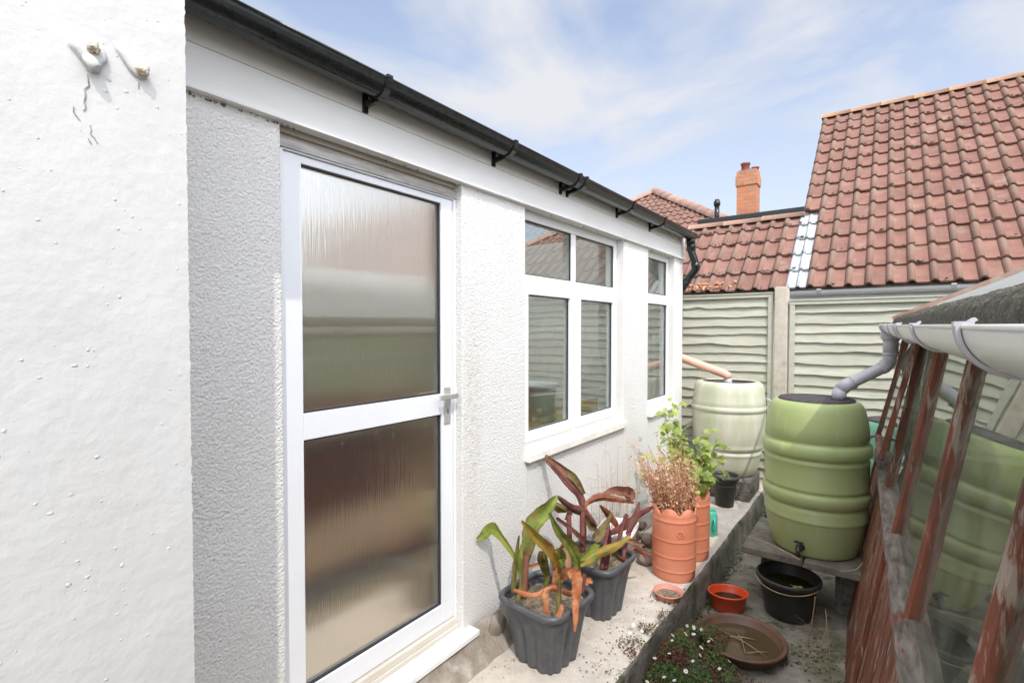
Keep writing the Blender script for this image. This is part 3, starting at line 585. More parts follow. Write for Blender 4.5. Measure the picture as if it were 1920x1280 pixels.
g = MB(); g.box(-3.93, 0.9, 0.10, -3.55, 3.2, 0.78); g.build('body', M['int_dark'], t); g = MB(); g.box(-3.94, 0.88, 0.781, -3.52, 3.22, 0.82); g.build('top', M['int_wood'], t)
g = MB(); g.box(-2.75, 1.2, 0.101, -2.45, 2.9, 0.115); tag(g.build('floor_mat', M['int_dark'], None, 0.004), 'dark mat on the floor inside the glazed door', 'mat')

# =================================================================== FENCE
FE = thing('garden_fence', 'pale green waney lap fence with concrete posts across the end of the yard', 'fence', (0, 5.8, -0.25))
random.seed(11)
def panel(x0, x1, top, seed):
    g = MB(); z = top - 0.045; k = 0
    while z > -0.22:
        ex = 0.100 + random.uniform(-0.018, 0.018); zb = z - ex; nn_ = 34; b = len(g.v); sd = seed*17+k
        sl = random.uniform(-0.006, 0.006); amp = random.uniform(0.012, 0.030)
        for i in range(nn_+1):
            u = i/nn_; x = x0+0.04 + (x1-x0-0.08)*u
            wv = amp*noise.noise(Vector((x*2.3, sd*3.7, 0))) + amp*0.5*noise.noise(Vector((x*8, sd*3.7, 2))) + sl*(u-0.5)
            yb = 5.8 - 0.037 + 0.009*noise.noise(Vector((x*2, sd*1.3, 5)))
            g.v += [(x, 5.8-0.006, z+0.02), (x, yb, zb+wv), (x, yb+0.012, zb+wv-0.001), (x, 5.8+0.004, z+0.02)]
        tn = random.random()
        for i in range(nn_):
            q = b+i*4; g.face((q+1, q+5, q+4, q), tn); g.face((q+2, q+6, q+5, q+1), tn); g.face((q+3, q+7, q+6, q+2), tn)
        z = zb; k += 1
    p_ = g.build('fence_panel', M['fence'], FE)
    g = MB(); g.box(x0, 5.745, top-0.05, x1, 5.83, top-0.012); g.box(x0, 5.735, top-0.012, x1, 5.84, top)
    for xa in (x0, x1-0.045): g.box(xa, 5.748, -0.22, xa+0.045, 5.769, top-0.051)
    g.build('batten_frame', M['fence'], p_, bevel=0.002)
panel(-2.78, -0.932, 1.985, 1); panel(-0.778, 1.075, 1.900, 2); panel(1.225, 3.06, 1.92, 3); panel(3.21, 5.05, 1.93, 4); panel(5.20, 7.04, 1.91, 5)
for x, tz in ((-0.855, 2.025), (1.15, 2.0), (3.135, 2.0), (5.125, 2.0), (-2.86, 2.02)):
    g = MB(); g.box(x-0.058, 5.715, -0.3, x+0.058, 5.86, tz); g.box(x-0.052, 5.722, tz, x+0.052, 5.853, tz+0.012)
    g.build('fence_post', M['post'], FE, bevel=0.008)

# =================================================================== NEIGHBOURING ROOFS
def tiles(mb, O, U, V, Nn, u0, u1, v0, v1, gauge, pitch, rise=0.038, thick=0.034, clip=None, base_tint=None, seed=0):
    random.seed(seed); O, U, V, Nn = Vector(O), Vector(U), Vector(V), Vector(Nn)
    S = [0, 0.045, 0.11, 0.2, 0.29, 0.355, 0.40, 0.46, 0.72, 1.0]
    def pf(s): return rise*math.sin(math.pi*s/0.42)**0.8 if s < 0.42 else -0.003*math.sin(math.pi*(s-0.42)/0.58)
    nr = int(math.ceil((v1-v0)/gauge - 1e-4)); nc = int(math.ceil((u1-u0)/pitch - 1e-4))
    for j in range(nr):
        va = v0+j*gauge; vb = min(va+gauge+0.02, v1+0.02)
        for i in range(nc):
            ua = u0+i*pitch; ub = min(ua+pitch, u1)
            if clip and not clip((ua+ub)/2, va+gauge*0.5): continue
            tn = random.gauss(0.5, 0.24); tn = 0.02 if random.random() < 0.03 else min(1, max(0, tn)); jl = random.gauss(0, 0.006); jh = random.gauss(0, 0.0035)
            b = len(mb.v); n = 0
            for s in S:
                u = ua+(ub-ua)*s; h = pf(s)
                mb.v.append(tuple(O+U*u+V*(va+jl)+Nn*(h+thick*0.42)))
                mb.v.append(tuple(O+U*u+V*(va+jl)+Nn*(h+thick+jh)))
                mb.v.append(tuple(O+U*u+V*vb+Nn*(h*0.98+0.004+jh)))
                n += 1
            for k in range(n-1):
                q = b+k*3; mb.face((q, q+3, q+4, q+1), tn, False); mb.face((q+1, q+4, q+5, q+2), tn, k < 6)
                if 0 < k < 6: mb.rl[len(mb.f)-1] = 1.0
def ridge_run(mb, a, c, r_=0.11, ln=0.42, seed=0, flat=0.8, n=9):
    a, c = Vector(a), Vector(c); d = c-a; L_ = d.length; d.normalize(); side = d.cross(Vector((0,0,1))).normalized(); up = side.cross(d)
    random.seed(seed); k = max(1, int(L_/ln)); 
    for i in range(k):
        s0 = L_*i/k; s1 = L_*(i+1)/k+0.01; b = len(mb.v); tn = random.random(); dz = random.uniform(-0.006,0.006)
        for s, rr in ((s0, r_), (s0+0.03, r_), (s1, r_*0.95)):
            for q in range(n+1):
                an = math.pi*q/n; mb.v.append(tuple(a+d*s+side*rr*math.cos(an)+up*(rr*flat*math.sin(an)+dz)))
        for j in range(2):
            for q in range(n): e = b+j*(n+1)+q; mb.face((e, e+1, e+n+2, e+n+1), tn, True)
        mb.face([b+q for q in range(n+1)], tn)
        e = b+2*(n+1); mb.face([e+q for q in range(n+1)][::-1], tn)
BU = thing('bungalow', 'neighbouring bungalow with a steep red tiled roof beyond the fence', 'house', (1.0, 8.5, -0.3))
pch = math.atan2(5.36-2.09, 10.55-6.8); Vv = Vector((0, math.cos(pch), math.sin(pch))); Nv = Vector((0, -math.sin(pch), math.cos(pch))); SL = math.hypot(5.36-2.09, 10.55-6.8)
gg = SL/14; OR = Vector((0, 6.8, 2.075)); LOWV = 1.66
g = MB()
tiles(g, OR, (1,0,0), Vv, Nv, -0.757, 14.0, 0, LOWV, gg, 0.187, seed=1)
g.build('lower_tile_courses', M['tile'], BU)
g = MB(); vr = math.floor(LOWV/gg)*gg
g2 = MB()
tiles(g2, OR, (1,0,0), Vv, Nv, -0.942, 14.0, gg*5, SL, gg, 0.187, seed=2)
g2.build('tiled_roof', M['tile'], BU)
g = MB(); tiles(g, OR, (1,0,0), Vv, Nv, -0.757, 14.0, gg*4, gg*5, gg, 0.187, seed=6)
g.build('tile_course', M['tile'], BU)
g = MB(); tiles(g, OR, (1,0,0), Vv, Nv, -2.47, -0.975, 0, LOWV, gg, 0.187, seed=3); g.build('low_tiled_roof', M['tile'], BU)
g = MB(); tiles(g, OR, (1,0,0), Vv, Nv, -0.973, -0.757, 0, LOWV, gg, 0.108, rise=0.022, seed=4); g.build('grey_tile_strip', M['tile_pale'], BU)
def plane_pt(x, v, h=0.0): return OR + Vector((x, 0, 0)) + Vv*v + Nv*h
g = MB(); ridge_run(g, plane_pt(-0.96, SL, -0.02), plane_pt(14.0, SL, -0.02), 0.115, 0.42, 5); g.build('ridge_tiles', M['ridge'], BU)
g = MB(); ridge_run(g, plane_pt(-2.50, LOWV, -0.01), plane_pt(-0.93, LOWV, 0.0), 0.10, 0.42, 6); g.build('low_ridge_tiles', M['ridge_plain'], BU)
# roof undersides, gable, walls
g = MB()
a, b_, c, d = plane_pt(-0.90, 0.0, -0.03), plane_pt(14.0, 0.0, -0.03), plane_pt(14.0, SL, -0.03), plane_pt(-0.90, SL, -0.03)
a2, b2, c2, d2 = [p_ - Nv*0.06 for p_ in (a, b_, c, d)]
g.add([a,b_,c,d,a2,b2,c2,d2], [(0,1,2,3),(7,6,5,4),(0,4,5,1),(1,5,6,2),(2,6,7,3),(3,7,4,0)])
e, f, h_, i_ = plane_pt(-2.45, 0, -0.03), plane_pt(-0.905, 0, -0.03), plane_pt(-0.905, LOWV-0.02, -0.03), plane_pt(-2.45, LOWV-0.02, -0.03)
ee = [p_ - Nv*0.06 for p_ in (e, f, h_, i_)]
g.add([e,f,h_,i_]+ee, [(0,1,2,3),(7,6,5,4),(0,4,5,1),(1,5,6,2),(2,6,7,3),(3,7,4,0)])
g.build('roof_underlay', M['mortar'], BU)
g = MB(); g.box(-2.3, 7.05, -0.3, 13.9, 7.25, 2.0); g.box(-2.3, 7.2505, -0.3, -2.1, 8.1, 2.2)
g.add([(-0.85,7.26,-0.3),(-0.85,14.0,-0.3),(-0.85,14.0,2.0),(-0.85,10.55,5.15),(-0.85,7.26,2.25),(-0.65,7.26,-0.3),(-0.65,14.0,-0.3),(-0.65,14.0,2.0),(-0.65,10.55,5.15),(-0.65,7.26,2.25)],
      [(0,1,2,3,4),(9,8,7,6,5),(0,5,6,1),(1,6,7,2),(2,7,8,3),(3,8,9,4),(4,9,5,0)])
g.build('wall', M['house_wall'], BU)
g = MB(); g.add([(-0.9,10.6,5.33),(14,10.6,5.33),(14,14.3,2.0),(-0.9,14.3,2.0),(-0.9,10.6,5.25),(14,10.6,5.25),(14,14.3,1.92),(-0.9,14.3,1.92)], [(0,1,2,3),(7,6,5,4),(0,4,5,1),(1,5,6,2),(2,6,7,3),(3,7,4,0)])
g.build('rear_roof_slope', M['ridge_plain'], BU)
g = MB(); g.box(-0.98, 6.86, 1.90, 14.0, 6.885, 2.06); g.build('fascia', M['white_fascia'], BU)
def half_pipe_x(mb, cy, cz, r_, x0, x1, seg=14, th=0.004):
    b = len(mb.v); n = seg+1
    for rr in (r_, r_-th):
        for x in (x0, x1):
            for k in range(n): a = math.pi+math.pi*k/seg; mb.v.append((x, cy+rr*math.cos(a), cz+rr*math.sin(a)))
    for k in range(seg):
        q = b+k; mb.face((q, q+n, q+n+1, q+1), 0.5, True); q += 2*n; mb.face((q, q+1, q+n+1, q+n), 0.5, True)
    for k in (0, seg): q = b+k; mb.face((q, q+n, q+3*n, q+2*n))
    for s_ in (0, n):
        for k in range(seg): q = b+s_+k; mb.face((q, q+1, q+1+2*n, q+2*n))
g = MB(); half_pipe_x(g, 6.79, 2.055, 0.060, -0.93, 14.0); bg_ = g.build('gutter', M['upvc'], BU)
for x in (-0.62, 0.55, 1.6):
    g = MB(); half_pipe_x(g, 6.79, 2.057, 0.068, x-0.025, x+0.025, th=0.007); g.box(x-0.02, 6.715, 2.056, x+0.02, 6.745, 2.068); g.build('bracket', M['white_gutter'], bg_)
random.seed(5); g = MB()
for i in range(60): 
    x = -1.95+random.gauss(0, 0.16); g.blob(plane_pt(x, random.uniform(0.02, 0.16), 0.03+random.uniform(0,0.03)), random.uniform(0.008,0.022), 6, 0.4, seed=i)
g.build('leaf_debris', M['dead_stem'], BU)['kind'] = 'stuff'

g = MB(); random.seed(77)
for i in range(420):
    x = random.uniform(-2.4, 3.2); vmax = SL if x > -0.9 else LOWV; v_ = gg*round(random.uniform(0, vmax)/gg)+random.uniform(-0.02,0.03)
    if v_ < 0 or v_ > vmax: continue
    g.blob(plane_pt(x, v_, 0.045+random.uniform(0,0.01)), random.uniform(0.006,0.020), 6, 0.5, random.random(), (1.3,1,0.6), seed=i)
g.build('moss', M['rubble'], BU)['kind'] = 'stuff'
HH = thing('hipped_house', 'distant house with a hipped red tiled roof, behind the left end of the low roof', 'house', (-5.9, 18, -0.3))
AP = Vector((-5.95, 15.6, 5.95)); ph = R(32); Vh = Vector((0, math.cos(ph), math.sin(ph))); Nh = Vector((0, -math.sin(ph), math.cos(ph))); VL = 5.2
OH = AP - Vh*VL
g = MB(); tiles(g, OH, (1,0,0), Vh, Nh, -4.4, 4.4, 0, VL, 0.345, 0.187, clip=lambda u, v: abs(u) < (VL-v)*math.cos(ph)+0.05, seed=8); g.build('tiled_roof', M['tile'], HH)
hw = VL*math.cos(ph); Lf = OH+Vector((-hw,0,0)); Rt = OH+Vector((hw,0,0))
g = MB(); ridge_run(g, AP+Vector((0,0,0.02)), Lf+Vector((0,0,0.03)), 0.15, 0.45, 7); ridge_run(g, AP+Vector((0,0,0.02)), Rt+Vector((0,0,0.03)), 0.17, 0.45, 8); ridge_run(g, AP+Vector((0,0,0.02)), AP+Vector((0,6,0.02)), 0.13, 0.45, 9); g.build('ridge_tiles', M['ridge_plain'], HH)
g = MB(); BL = Lf+Vector((0,6+2*hw,0)); BR = Rt+Vector((0,6+2*hw,0)); AB = AP+Vector((0,6,0)); dn = Vector((0,0,-0.05))
g.add([Lf+dn,Rt+dn,AP+dn,BL+dn,BR+dn,AB+dn], [(0,1,2),(0,2,5,3),(1,4,5,2),(3,5,4),(0,3,4,1)]); g.build('roof_underlay', M['ridge_plain'], HH)
g = MB(); g.box(Lf.x+0.4, Lf.y+0.4, -0.3, Rt.x-0.4, BL.y-0.4, Lf.z-0.06); g.build('wall', M['house_wall'], HH)

FH = thing('flat_roofed_house', 'flat roofed house with black edge and orange brick chimney behind the low tiled ridge', 'house', (-2.0, 12.5, -0.3))
g = MB(); g.box(-3.32, 11.6, -0.3, 1.5, 14.2, 3.945); g.build('wall', M['white_fascia'], FH)
g = MB(); g.box(-3.40, 11.5, 3.95, 1.6, 14.3, 4.05); g.build('flat_roof', M['black_pvc'], FH, bevel=0.01)
CH = MB(); CH.box(-2.97, 13.2, 4.051, -2.53, 13.62, 5.10); CH.box(-2.995, 13.175, 5.10, -2.505, 13.645, 5.33); CH.box(-2.975, 13.195, 5.33, -2.525, 13.625, 5.46)
ch = CH.build('chimney', M['brick'], FH)
for x, y, hh, rr in ((-2.80, 13.32, 0.20, 0.095), (-2.62, 13.52, 0.12, 0.08)):
    g = MB(); g.lathe([(rr,0),(rr*0.97,hh*0.75),(rr*1.15,hh*0.8),(rr*1.15,hh),(rr*0.8,hh),(rr*0.75,hh*0.3)], (x, y, 5.46), 20, capt=True); g.build('chimney_pot', mat('pot_%d' % int(hh*100), (0.25,0.07,0.055), 0.7, (0.20,0.06,0.05), 6), ch)
g = MB(); g.box(-2.93, 13.24, 5.461, -2.57, 13.58, 5.49); g.build('mortar_cap', M['mortar'], ch)
g = MB(); g.tube([(-3.22, 12.4, 4.051), (-3.22, 12.4, 4.52)], 0.055, 14); g.lathe([(0.06,0),(0.075,0.01),(0.075,0.10),(0.055,0.115),(0.05,0.15),(0.02,0.155)], (-3.22, 12.4, 4.51), 14, capt=True); g.build('vent_pipe', M['black_pvc'], FH)

# =================================================================== GREENHOUSE (right)
GH = thing('greenhouse', 'old greenhouse with peeling red timber bars, dirty glass and a mossy felt roof', 'greenhouse', (0.6, 2.0, -0.25))
YN, YF = -1.5, 4.45
def gx(y, h): return 0.19 - 0.168*h - 0.031*(y-2.62)
def gp(y, h, dx=0.0): return Vector((gx(y, h)+dx, y, 1.6-h))
bars = [-1.13, -0.38, 0.37, 1.12, 1.87, 2.62, 3.37]
for y in bars:
    g = MB(); a, c = gp(y, 0.02), gp(y, 0.852)
    b0 = len(g.v)
    for p_ in (a, c):
        for dx, dy in ((0.020,-0.017),(-0.006,-0.017),(-0.017,-0.007),(-0.017,0.007),(-0.006,0.017),(0.020,0.017)): g.v.append((p_.x+dx, p_.y+dy, p_.z))
    g.face([b0+i for i in range(6)]); g.face([b0+11-i for i in range(6)])
    for i in range(6): g.face((b0+i, b0+6+i, b0+6+(i+1)%6, b0+(i+1)%6))
    g.build('glazing_bar', M['red_timber'], GH)
allb = bars + [YF]
for i in range(len(allb)-1):
    y0, y1 = allb[i]+0.012, allb[i+1]-0.012
    g = MB(); q = [gp(y0,0.03,0.006), gp(y1,0.03,0.006), gp(y1,0.85,0.006), gp(y0,0.85,0.006)]; q2 = [p_+Vector((0.004,0,0)) for p_ in q]
    g.add(q+q2, [(3,2,1,0),(4,5,6,7),(0,1,5,4),(1,2,6,5),(2,3,7,6),(3,0,4,7)]); g.build('glass_pane', M['gh_glass'], GH)
# corner posts
for (ya) in (YF, YN):
    g = MB(); a, c = gp(ya, 0.0), gp(ya, 1.90); b0 = len(g.v)
    for p_ in (a, c):
        for dx, dy in ((-0.028,-0.03),(0.05,-0.03),(0.05,0.04),(-0.028,0.04)): g.v.append((p_.x+dx, p_.y+dy, p_.z))
    g.face((b0,b0+1,b0+2,b0+3)); g.face((b0+7,b0+6,b0+5,b0+4))
    for i in range(4): g.face((b0+i, b0+4+i, b0+4+(i+1)%4, b0+(i+1)%4))
    g.build('corner_post', M['red_timber'], GH)
# sill rail (weathered) 
g = MB(); ns = 60; b0 = len(g.v)
for i in range(ns+1):
    y = YN+(YF-YN)*i/ns; w1 = 0.006*noise.noise(Vector((1,y*5,0))); w2 = 0.006*noise.noise(Vector((7,y*6,0)))
    c = gp(y, 0.85)
    for dx, dz in ((0.03,0.012),(-0.040+w1,-0.002+w2),(-0.044+w2,-0.018),(-0.036+w1,-0.060+w2),(0.03,-0.060)): g.v.append((c.x+dx, y, c.z+dz))
for i in range(ns):
    for k in range(5): q = b0+i*5; g.face((q+k, q+5+k, q+5+(k+1)%5, q+(k+1)%5))
g.face([b0+i for i in range(5)]); g.face([b0+ns*5+4-i for i in range(5)])
g.build('sill_rail', M['bare_timber'], GH)
random.seed(21); g = MB(); y = YN; i = 0
while y < YF-0.02:
    y1 = min(y+0.148, YF); t_ = random.random(); o_ = random.uniform(-0.003,0.003)
    q = [gp(y+0.002,0.91,-0.012+o_), gp(y1-0.002,0.91,-0.012+o_), gp(y1-0.002,1.88,-0.012+o_), gp(y+0.002,1.88,-0.012+o_)]; q2 = [p_+Vector((0.018,0,0)) for p_ in q]
    g.add(q+q2, [(3,2,1,0),(4,5,6,7),(0,1,5,4),(1,2,6,5),(2,3,7,6),(3,0,4,7)], t_); y = y1; i += 1
g.build('board_wall', M['red_timber'], GH)
for yb in (2.62, 0.37):
    g = MB(); q = [gp(yb-0.014,0.90,-0.013-0.016), gp(yb+0.014,0.90,-0.029), gp(yb+0.014,1.86,-0.029), gp(yb-0.014,1.86,-0.029)]; q2 = [p_+Vector((0.0145,0,0)) for p_ in q]
    g.add(q+q2, [(3,2,1,0),(4,5,6,7),(0,1,5,4),(1,2,6,5),(2,3,7,6),(3,0,4,7)]); g.build('cover_batten', M['red_timber'], GH)
# hinged vent sash propped open in the last bay
g = MB()
def vp(y, s, out): c = gp(y, 0.06+s*0.62, -0.028-out*0.35*s); return c
va, vb = 3.30, 3.98
for (y0, y1, s0, s1) in ((va, va, 0, 1), (vb, vb, 0, 1)): g.bar(vp(y0, s0, 0.10), vp(y1, s1, 0.10), 0.026, 0.030, up=Vector((0,1,0)))
g.bar(vp(va, 1, 0.10), vp(vb, 1, 0.10), 0.030, 0.032); g.bar(vp(va+0.03, 0.0, 0.1), vp(vb-0.03, 0.0, 0.1), 0.034, 0.034)
vs_ = g.build('vent_sash', M['red_timber'], GH)
g = MB(); q = [vp(va+0.02,0.03,0.1), vp(vb-0.02,0.03,0.1), vp(vb-0.02,0.97,0.1), vp(va+0.02,0.97,0.1)]; q2 = [p_+Vector((0.004,0,0)) for p_ in q]
g.add(q+q2, [(3,2,1,0),(4,5,6,7),(0,1,5,4),(1,2,6,5),(2,3,7,6),(3,0,4,7)]); g.build('glass_pane', M['gh_glass'], vs_)
# end wall at far end, far side wall, near end
g = MB()
g.box(gx(YF,0.9)+0.06, YF, -0.25, 2.2, YF+0.02, 0.70); g.box(2.18, YN, -0.25, 2.2, YF-0.001, 0.75)
for x in (0.75, 1.35, 1.98): g.box(x-0.02, YF-0.02, 0.70, x+0.02, YF+0.02, 1.62)
g.box(0.2, YF-0.021, 0.70, 2.2, YF+0.021, 0.74); g.box(0.24, YF-0.021, 1.60, 2.2, YF+0.021, 1.65)
g.box(2.17, YN, 0.751, 2.21, YF-0.03, 0.80)
for y in (-1.2, -0.3, 0.6, 1.5, 2.4, 3.3, 4.3): g.box(2.17, y-0.02, 0.801, 2.21, y+0.02, 1.64)
g.box(0.3, YN-0.02, -0.25, 2.2, YN, 1.64)
g.build('inner_framing', M['gh_inside'], GH)
g = MB(); g.box(0.1, YF+0.022, 0.74, 2.18, YF+0.026, 1.60); g.build('end_glass', M['gh_glass'], GH)
g = MB(); g.box(2.212, YN, 0.80, 2.216, YF, 1.64); g.build('side_glass', M['gh_glass'], GH)
g = MB(); g.box(1.2, YN+0.2, 0.42, 2.1, 4.2, 0.46)
for y in (-1.2, 1.2, 4.1): g.box(1.25, y-0.03, -0.25, 1.31, y+0.03, 0.419); g.box(2.0, y-0.03, -0.25, 2.06, y+0.03, 0.419)
g.build('staging', M['gh_inside'], GH)
# roof
def ex(y): return 0.044 - 0.031*(y-4.5)
def ez(y): return 1.637 + 0.008*(y-1)
def roofp(y, s, lift=0.0): return Vector((ex(y)+s, y, ez(y)+0.47*s+lift))
YR0, YR1 = YN-0.1, 4.50
g = MB()
def rg(u, v):
    y = YR0+(YR1-YR0)*u; s = 0.03 + v*1.25; return roofp(y, s, 0.003*noise.noise(Vector((y*2.5, s*3, 0))))
g.grid(rg, 80, 20)
RX = ex(2)+1.28
g.add([roofp(YR0,1.28), roofp(YR1,1.28), Vector((2.5,YR1,1.62)), Vector((2.5,YR0,1.62))], [(0,1,2,3)])
g.build('felt_roof', M['felt'], GH)
g = MB(); g.add([roofp(YR0,0.01,-0.03), roofp(YR1,0.01,-0.03), roofp(YR1,1.28,-0.03), roofp(YR0,1.28,-0.03), Vector((2.5,YR1,1.585)), Vector((2.5,YR0,1.585))], [(0,1,2,3),(3,2,4,5)])
for y in [YN+0.1+i*0.75 for i in range(8)]: g.bar(roofp(y,0.06,-0.06), roofp(y,1.27,-0.06), 0.04, 0.05)
g.build('roof_boards', M['gh_inside'], GH)
g = MB()
def mf(u, v):
    y = YR0+(YR1-YR0)*u; wv = 0.105 + 0.018*noise.noise(Vector((y*1.3, 0, 5)))+0.010*noise.noise(Vector((y*9, 0, 5)))
    prof = [(0.0,-0.034),(-0.004,-0.012),(0.002,0.006),(0.02,0.014),(0.05,0.013),(0.08,0.011),(wv,0.009),(wv+0.004,-0.002)]
    fk = v*7; k = min(int(fk), 6); tt = fk-k; s = prof[k][0]*(1-tt)+prof[k+1][0]*tt; l = prof[k][1]*(1-tt)+prof[k+1][1]*tt
    e_ = min(1, v*5, (1-v)*5)
    j = e_*(0.006*noise.noise(Vector((y*16, s*26, 1))) + 0.005*noise.noise(Vector((y*60, s*60, 1))) + 0.003*noise.noise(Vector((y*150, s*150, 1))))
    return roofp(y, s, l+j)
g.grid(mf, 1100, 28); g.build('mossy_eave', M['moss_felt'], GH)
g = MB(); a, c = roofp(YR1, 0.0, 0.004), roofp(YR1, 1.30, 0.004)
g.bar(a, c, 0.022, 0.05); g.build('verge_board', M['verge'], GH)
# gutter
GR = 0.056
def gc(y): return (0.075 - 0.031*(y-0.8) + GR, 1.603 + 0.008*(y-0.8))
g = MB(); half_pipe(g, gc, GR, YR0, 4.42, 40, seg=22)
for sgn in (-1,):
    g.tube([(gc(y)[0]-GR+0.002, y, gc(y)[1]) for y in (YR0, 1, 2, 3, 4.42)], 0.0035, 8)
cx, cz = gc(4.42); b_ = len(g.v)
for k in range(19): a = R(180+180*k/18); g.v.append((cx+GR*math.cos(a), 4.421, cz+GR*math.sin(a)))
g.face(list(range(b_, b_+19)))
gg_ = g.build('gutter', M['white_gutter'], GH)
for yb, w_ in ((-0.6,0.012),(0.10,0.012),(0.83,0.013),(1.53,0.012),(2.22,0.012),(2.40,0.030),(2.95,0.012),(3.55,0.012),(4.36,0.012)):
    g = MB(); half_pipe(g, gc, GR+0.006, yb-w_, yb+w_, 1, seg=22, a0=177, a1=345, th=0.005)
    c = gc(yb); g.box(c[0]-GR-0.007, yb-w_, c[1]+0.001, c[0]-GR+0.012, yb+w_, c[1]+0.007)
    g.bar((c[0]-GR+0.008, yb, c[1]+0.006), (c[0]-GR+0.014, yb+0.002, c[1]+0.010), 0.008, 0.004)
    g.build('bracket', M['grey_pvc'], gg_)
# downpipe into the big butt
g = MB(); oc = gc(4.08)
half_pipe(g, gc, GR+0.009, 3.99, 4.17, 1, seg=22, th=0.006)
g.tube([(oc[0]+0.0,4.08,1.585),(oc[0],4.08,1.545),(oc[0],4.08,1.53)], [0.060,0.055,0.044], 20); g.build('outlet', M['grey_pvc'], gg_)
g = MB()
def smooth(P, n=6):
    P = [Vector(p) for p in P]; out = []
    for i in range(len(P)-1):
        p0, p1, p2, p3 = P[max(i-1,0)], P[i], P[i+1], P[min(i+2,len(P)-1)]
        for k in range(n):
            t = k/n; out.append(0.5*((2*p1)+(p2-p0)*t+(2*p0-5*p1+4*p2-p3)*t*t+(3*p1-p0-3*p2+p3)*t**3))
    out.append(P[-1]); return out
dp = [(oc[0],4.08,1.55),(oc[0],4.08,1.45),(oc[0]-0.002,4.08,1.40),(oc[0]-0.035,4.07,1.355),(-0.20,3.985,1.235),(-0.235,3.97,1.20),(-0.243,3.967,1.165),(-0.243,3.967,1.09)]
g.tube(dp[0:2]+dp[2:4]+dp[4:], 0.0365, 20)
g.tube(dp[0:2], 0.042, 20); g.tube([dp[1], (oc[0],4.08,1.435)], 0.044, 20)
v_ = (Vector(dp[4])-Vector(dp[3])).normalized()
g.tube([Vector(dp[4])-v_*0.035, dp[4], dp[5]], 0.042, 20); g.tube([Vector(dp[4])-v_*0.045, Vector(dp[4])-v_*0.034], 0.044, 20)
g.tube([dp[2], dp[3], Vector(dp[3])+v_*0.02], 0.041, 20)
g.tube([dp[5], dp[6], (-0.243,3.967,1.14)], 0.042, 20)
g.build('downpipe', M['grey_pvc'], GH)
# some junk in the greenhouse
g = MB(); g.lathe([(0.0,0),(0.10,0),(0.15,0.24),(0.165,0.24),(0.165,0.28),(0.14,0.28),(0.10,0.03),(0,0.03)], (1.5, 2.0, 0.46), 24); tag(g.build('flower_pot', M['terracotta']), 'terracotta pot on the staging inside the greenhouse', 'flower pot')
g = MB(); g.lathe([(0.002,0.75),(0.05,0.5),(0.10,0.2),(0.14,0.0),(0.12,0.0),(0.0,0.7)], (0.55, 1.95, -0.1), 10); tag(g.build('plant_sleeve', M['white_plastic']), 'pale pointed plastic plant sleeve standing inside the greenhouse glass', 'plant sleeve')

# =================================================================== WATER BUTTS
PROF = [(0.02,0.0),(0.735,0.0),(0.765,0.006),(0.785,0.02),(0.845,0.09),(0.895,0.16),(0.930,0.225),(0.936,0.232),(0.948,0.238),(0.952,0.246),(0.944,0.254),(0.946,0.30),
        (0.938,0.312),(0.915,0.322),(0.915,0.332),(0.945,0.340),(0.972,0.350),(0.988,0.375),(0.99,0.395),(0.975,0.412),(0.945,0.420),(0.935,0.430),(0.952,0.440),(0.958,0.448),(0.948,0.457),(0.950,0.56),(0.948,0.60),
        (0.955,0.606),(0.960,0.614),(0.950,0.622),(0.935,0.632),(0.935,0.640),(0.965,0.648),(0.992,0.662),(1.0,0.69),(0.99,0.715),(0.965,0.728),(0.925,0.738),(0.925,0.750),(0.945,0.760),(0.935,0.83),(0.91,0.89),(0.865,0.945),(0.83,0.972),(0.79,0.988),(0.74,0.997),(0.70,1.0)]
def butt(label, loc, rad, hgt, mt, lid='closed', tap_ang=None, prof=PROF, hole=None):
    t = thing('water_butt', label, 'water butt', loc, None)
    g = MB(); g.lathe([(r_*rad, z*hgt) for r_, z in prof] + [(0.69*rad, 0.992*hgt), (0.685*rad, 0.975*hgt)], loc, 72); g.build('barrel', mt, t)
    g = MB()
    if lid == 'closed':
        g.lathe([(0.70*rad,0.990*hgt),(0.705*rad,1.003*hgt),(0.685*rad,1.012*hgt),(0.665*rad,1.008*hgt),(0.655*rad,1.0*hgt),(0.3*rad,1.002*hgt),(0.001,1.003*hgt)], loc, 48); g.build('lid', M['lid'], t)
    else:
        g.lathe([(0.685*rad,0.99*hgt),(0.66*rad,0.94*hgt),(0.3*rad,0.93*hgt),(0.001,0.93*hgt)], loc, 40); g.build('lid', M['lid'], t)
    if tap_ang is not None:
        a = tap_ang; r0 = 0.80*rad; g = MB(); d = Vector((math.cos(a), math.sin(a), 0)); c = Vector(loc)+d*r0+Vector((0,0,0.07*hgt))
        g.tube([c, c+d*0.03], 0.024, 14); g.tube([c+d*0.03, c+d*0.07], 0.016, 12); g.tube([c+d*0.06+Vector((0,0,0.01)), c+d*0.068+Vector((0,0,-0.045))], 0.013, 12)
        sd = Vector((-d.y, d.x, 0)); g.tube([c+d*0.055, c+d*0.055+Vector((0,0,0.035))], 0.008, 10); g.bar(c+d*0.055+Vector((0,0,0.04))-sd*0.025, c+d*0.055+Vector((0,0,0.04))+sd*0.025, 0.014, 0.010)
        g.build('tap', M['black_plastic'], t)
    return t
B2 = butt('large olive green water butt, half shaded, under the grey downpipe', (-0.367, 3.90, 0.15), 0.318, 0.985, M['butt_green'], 'closed', R(-100))
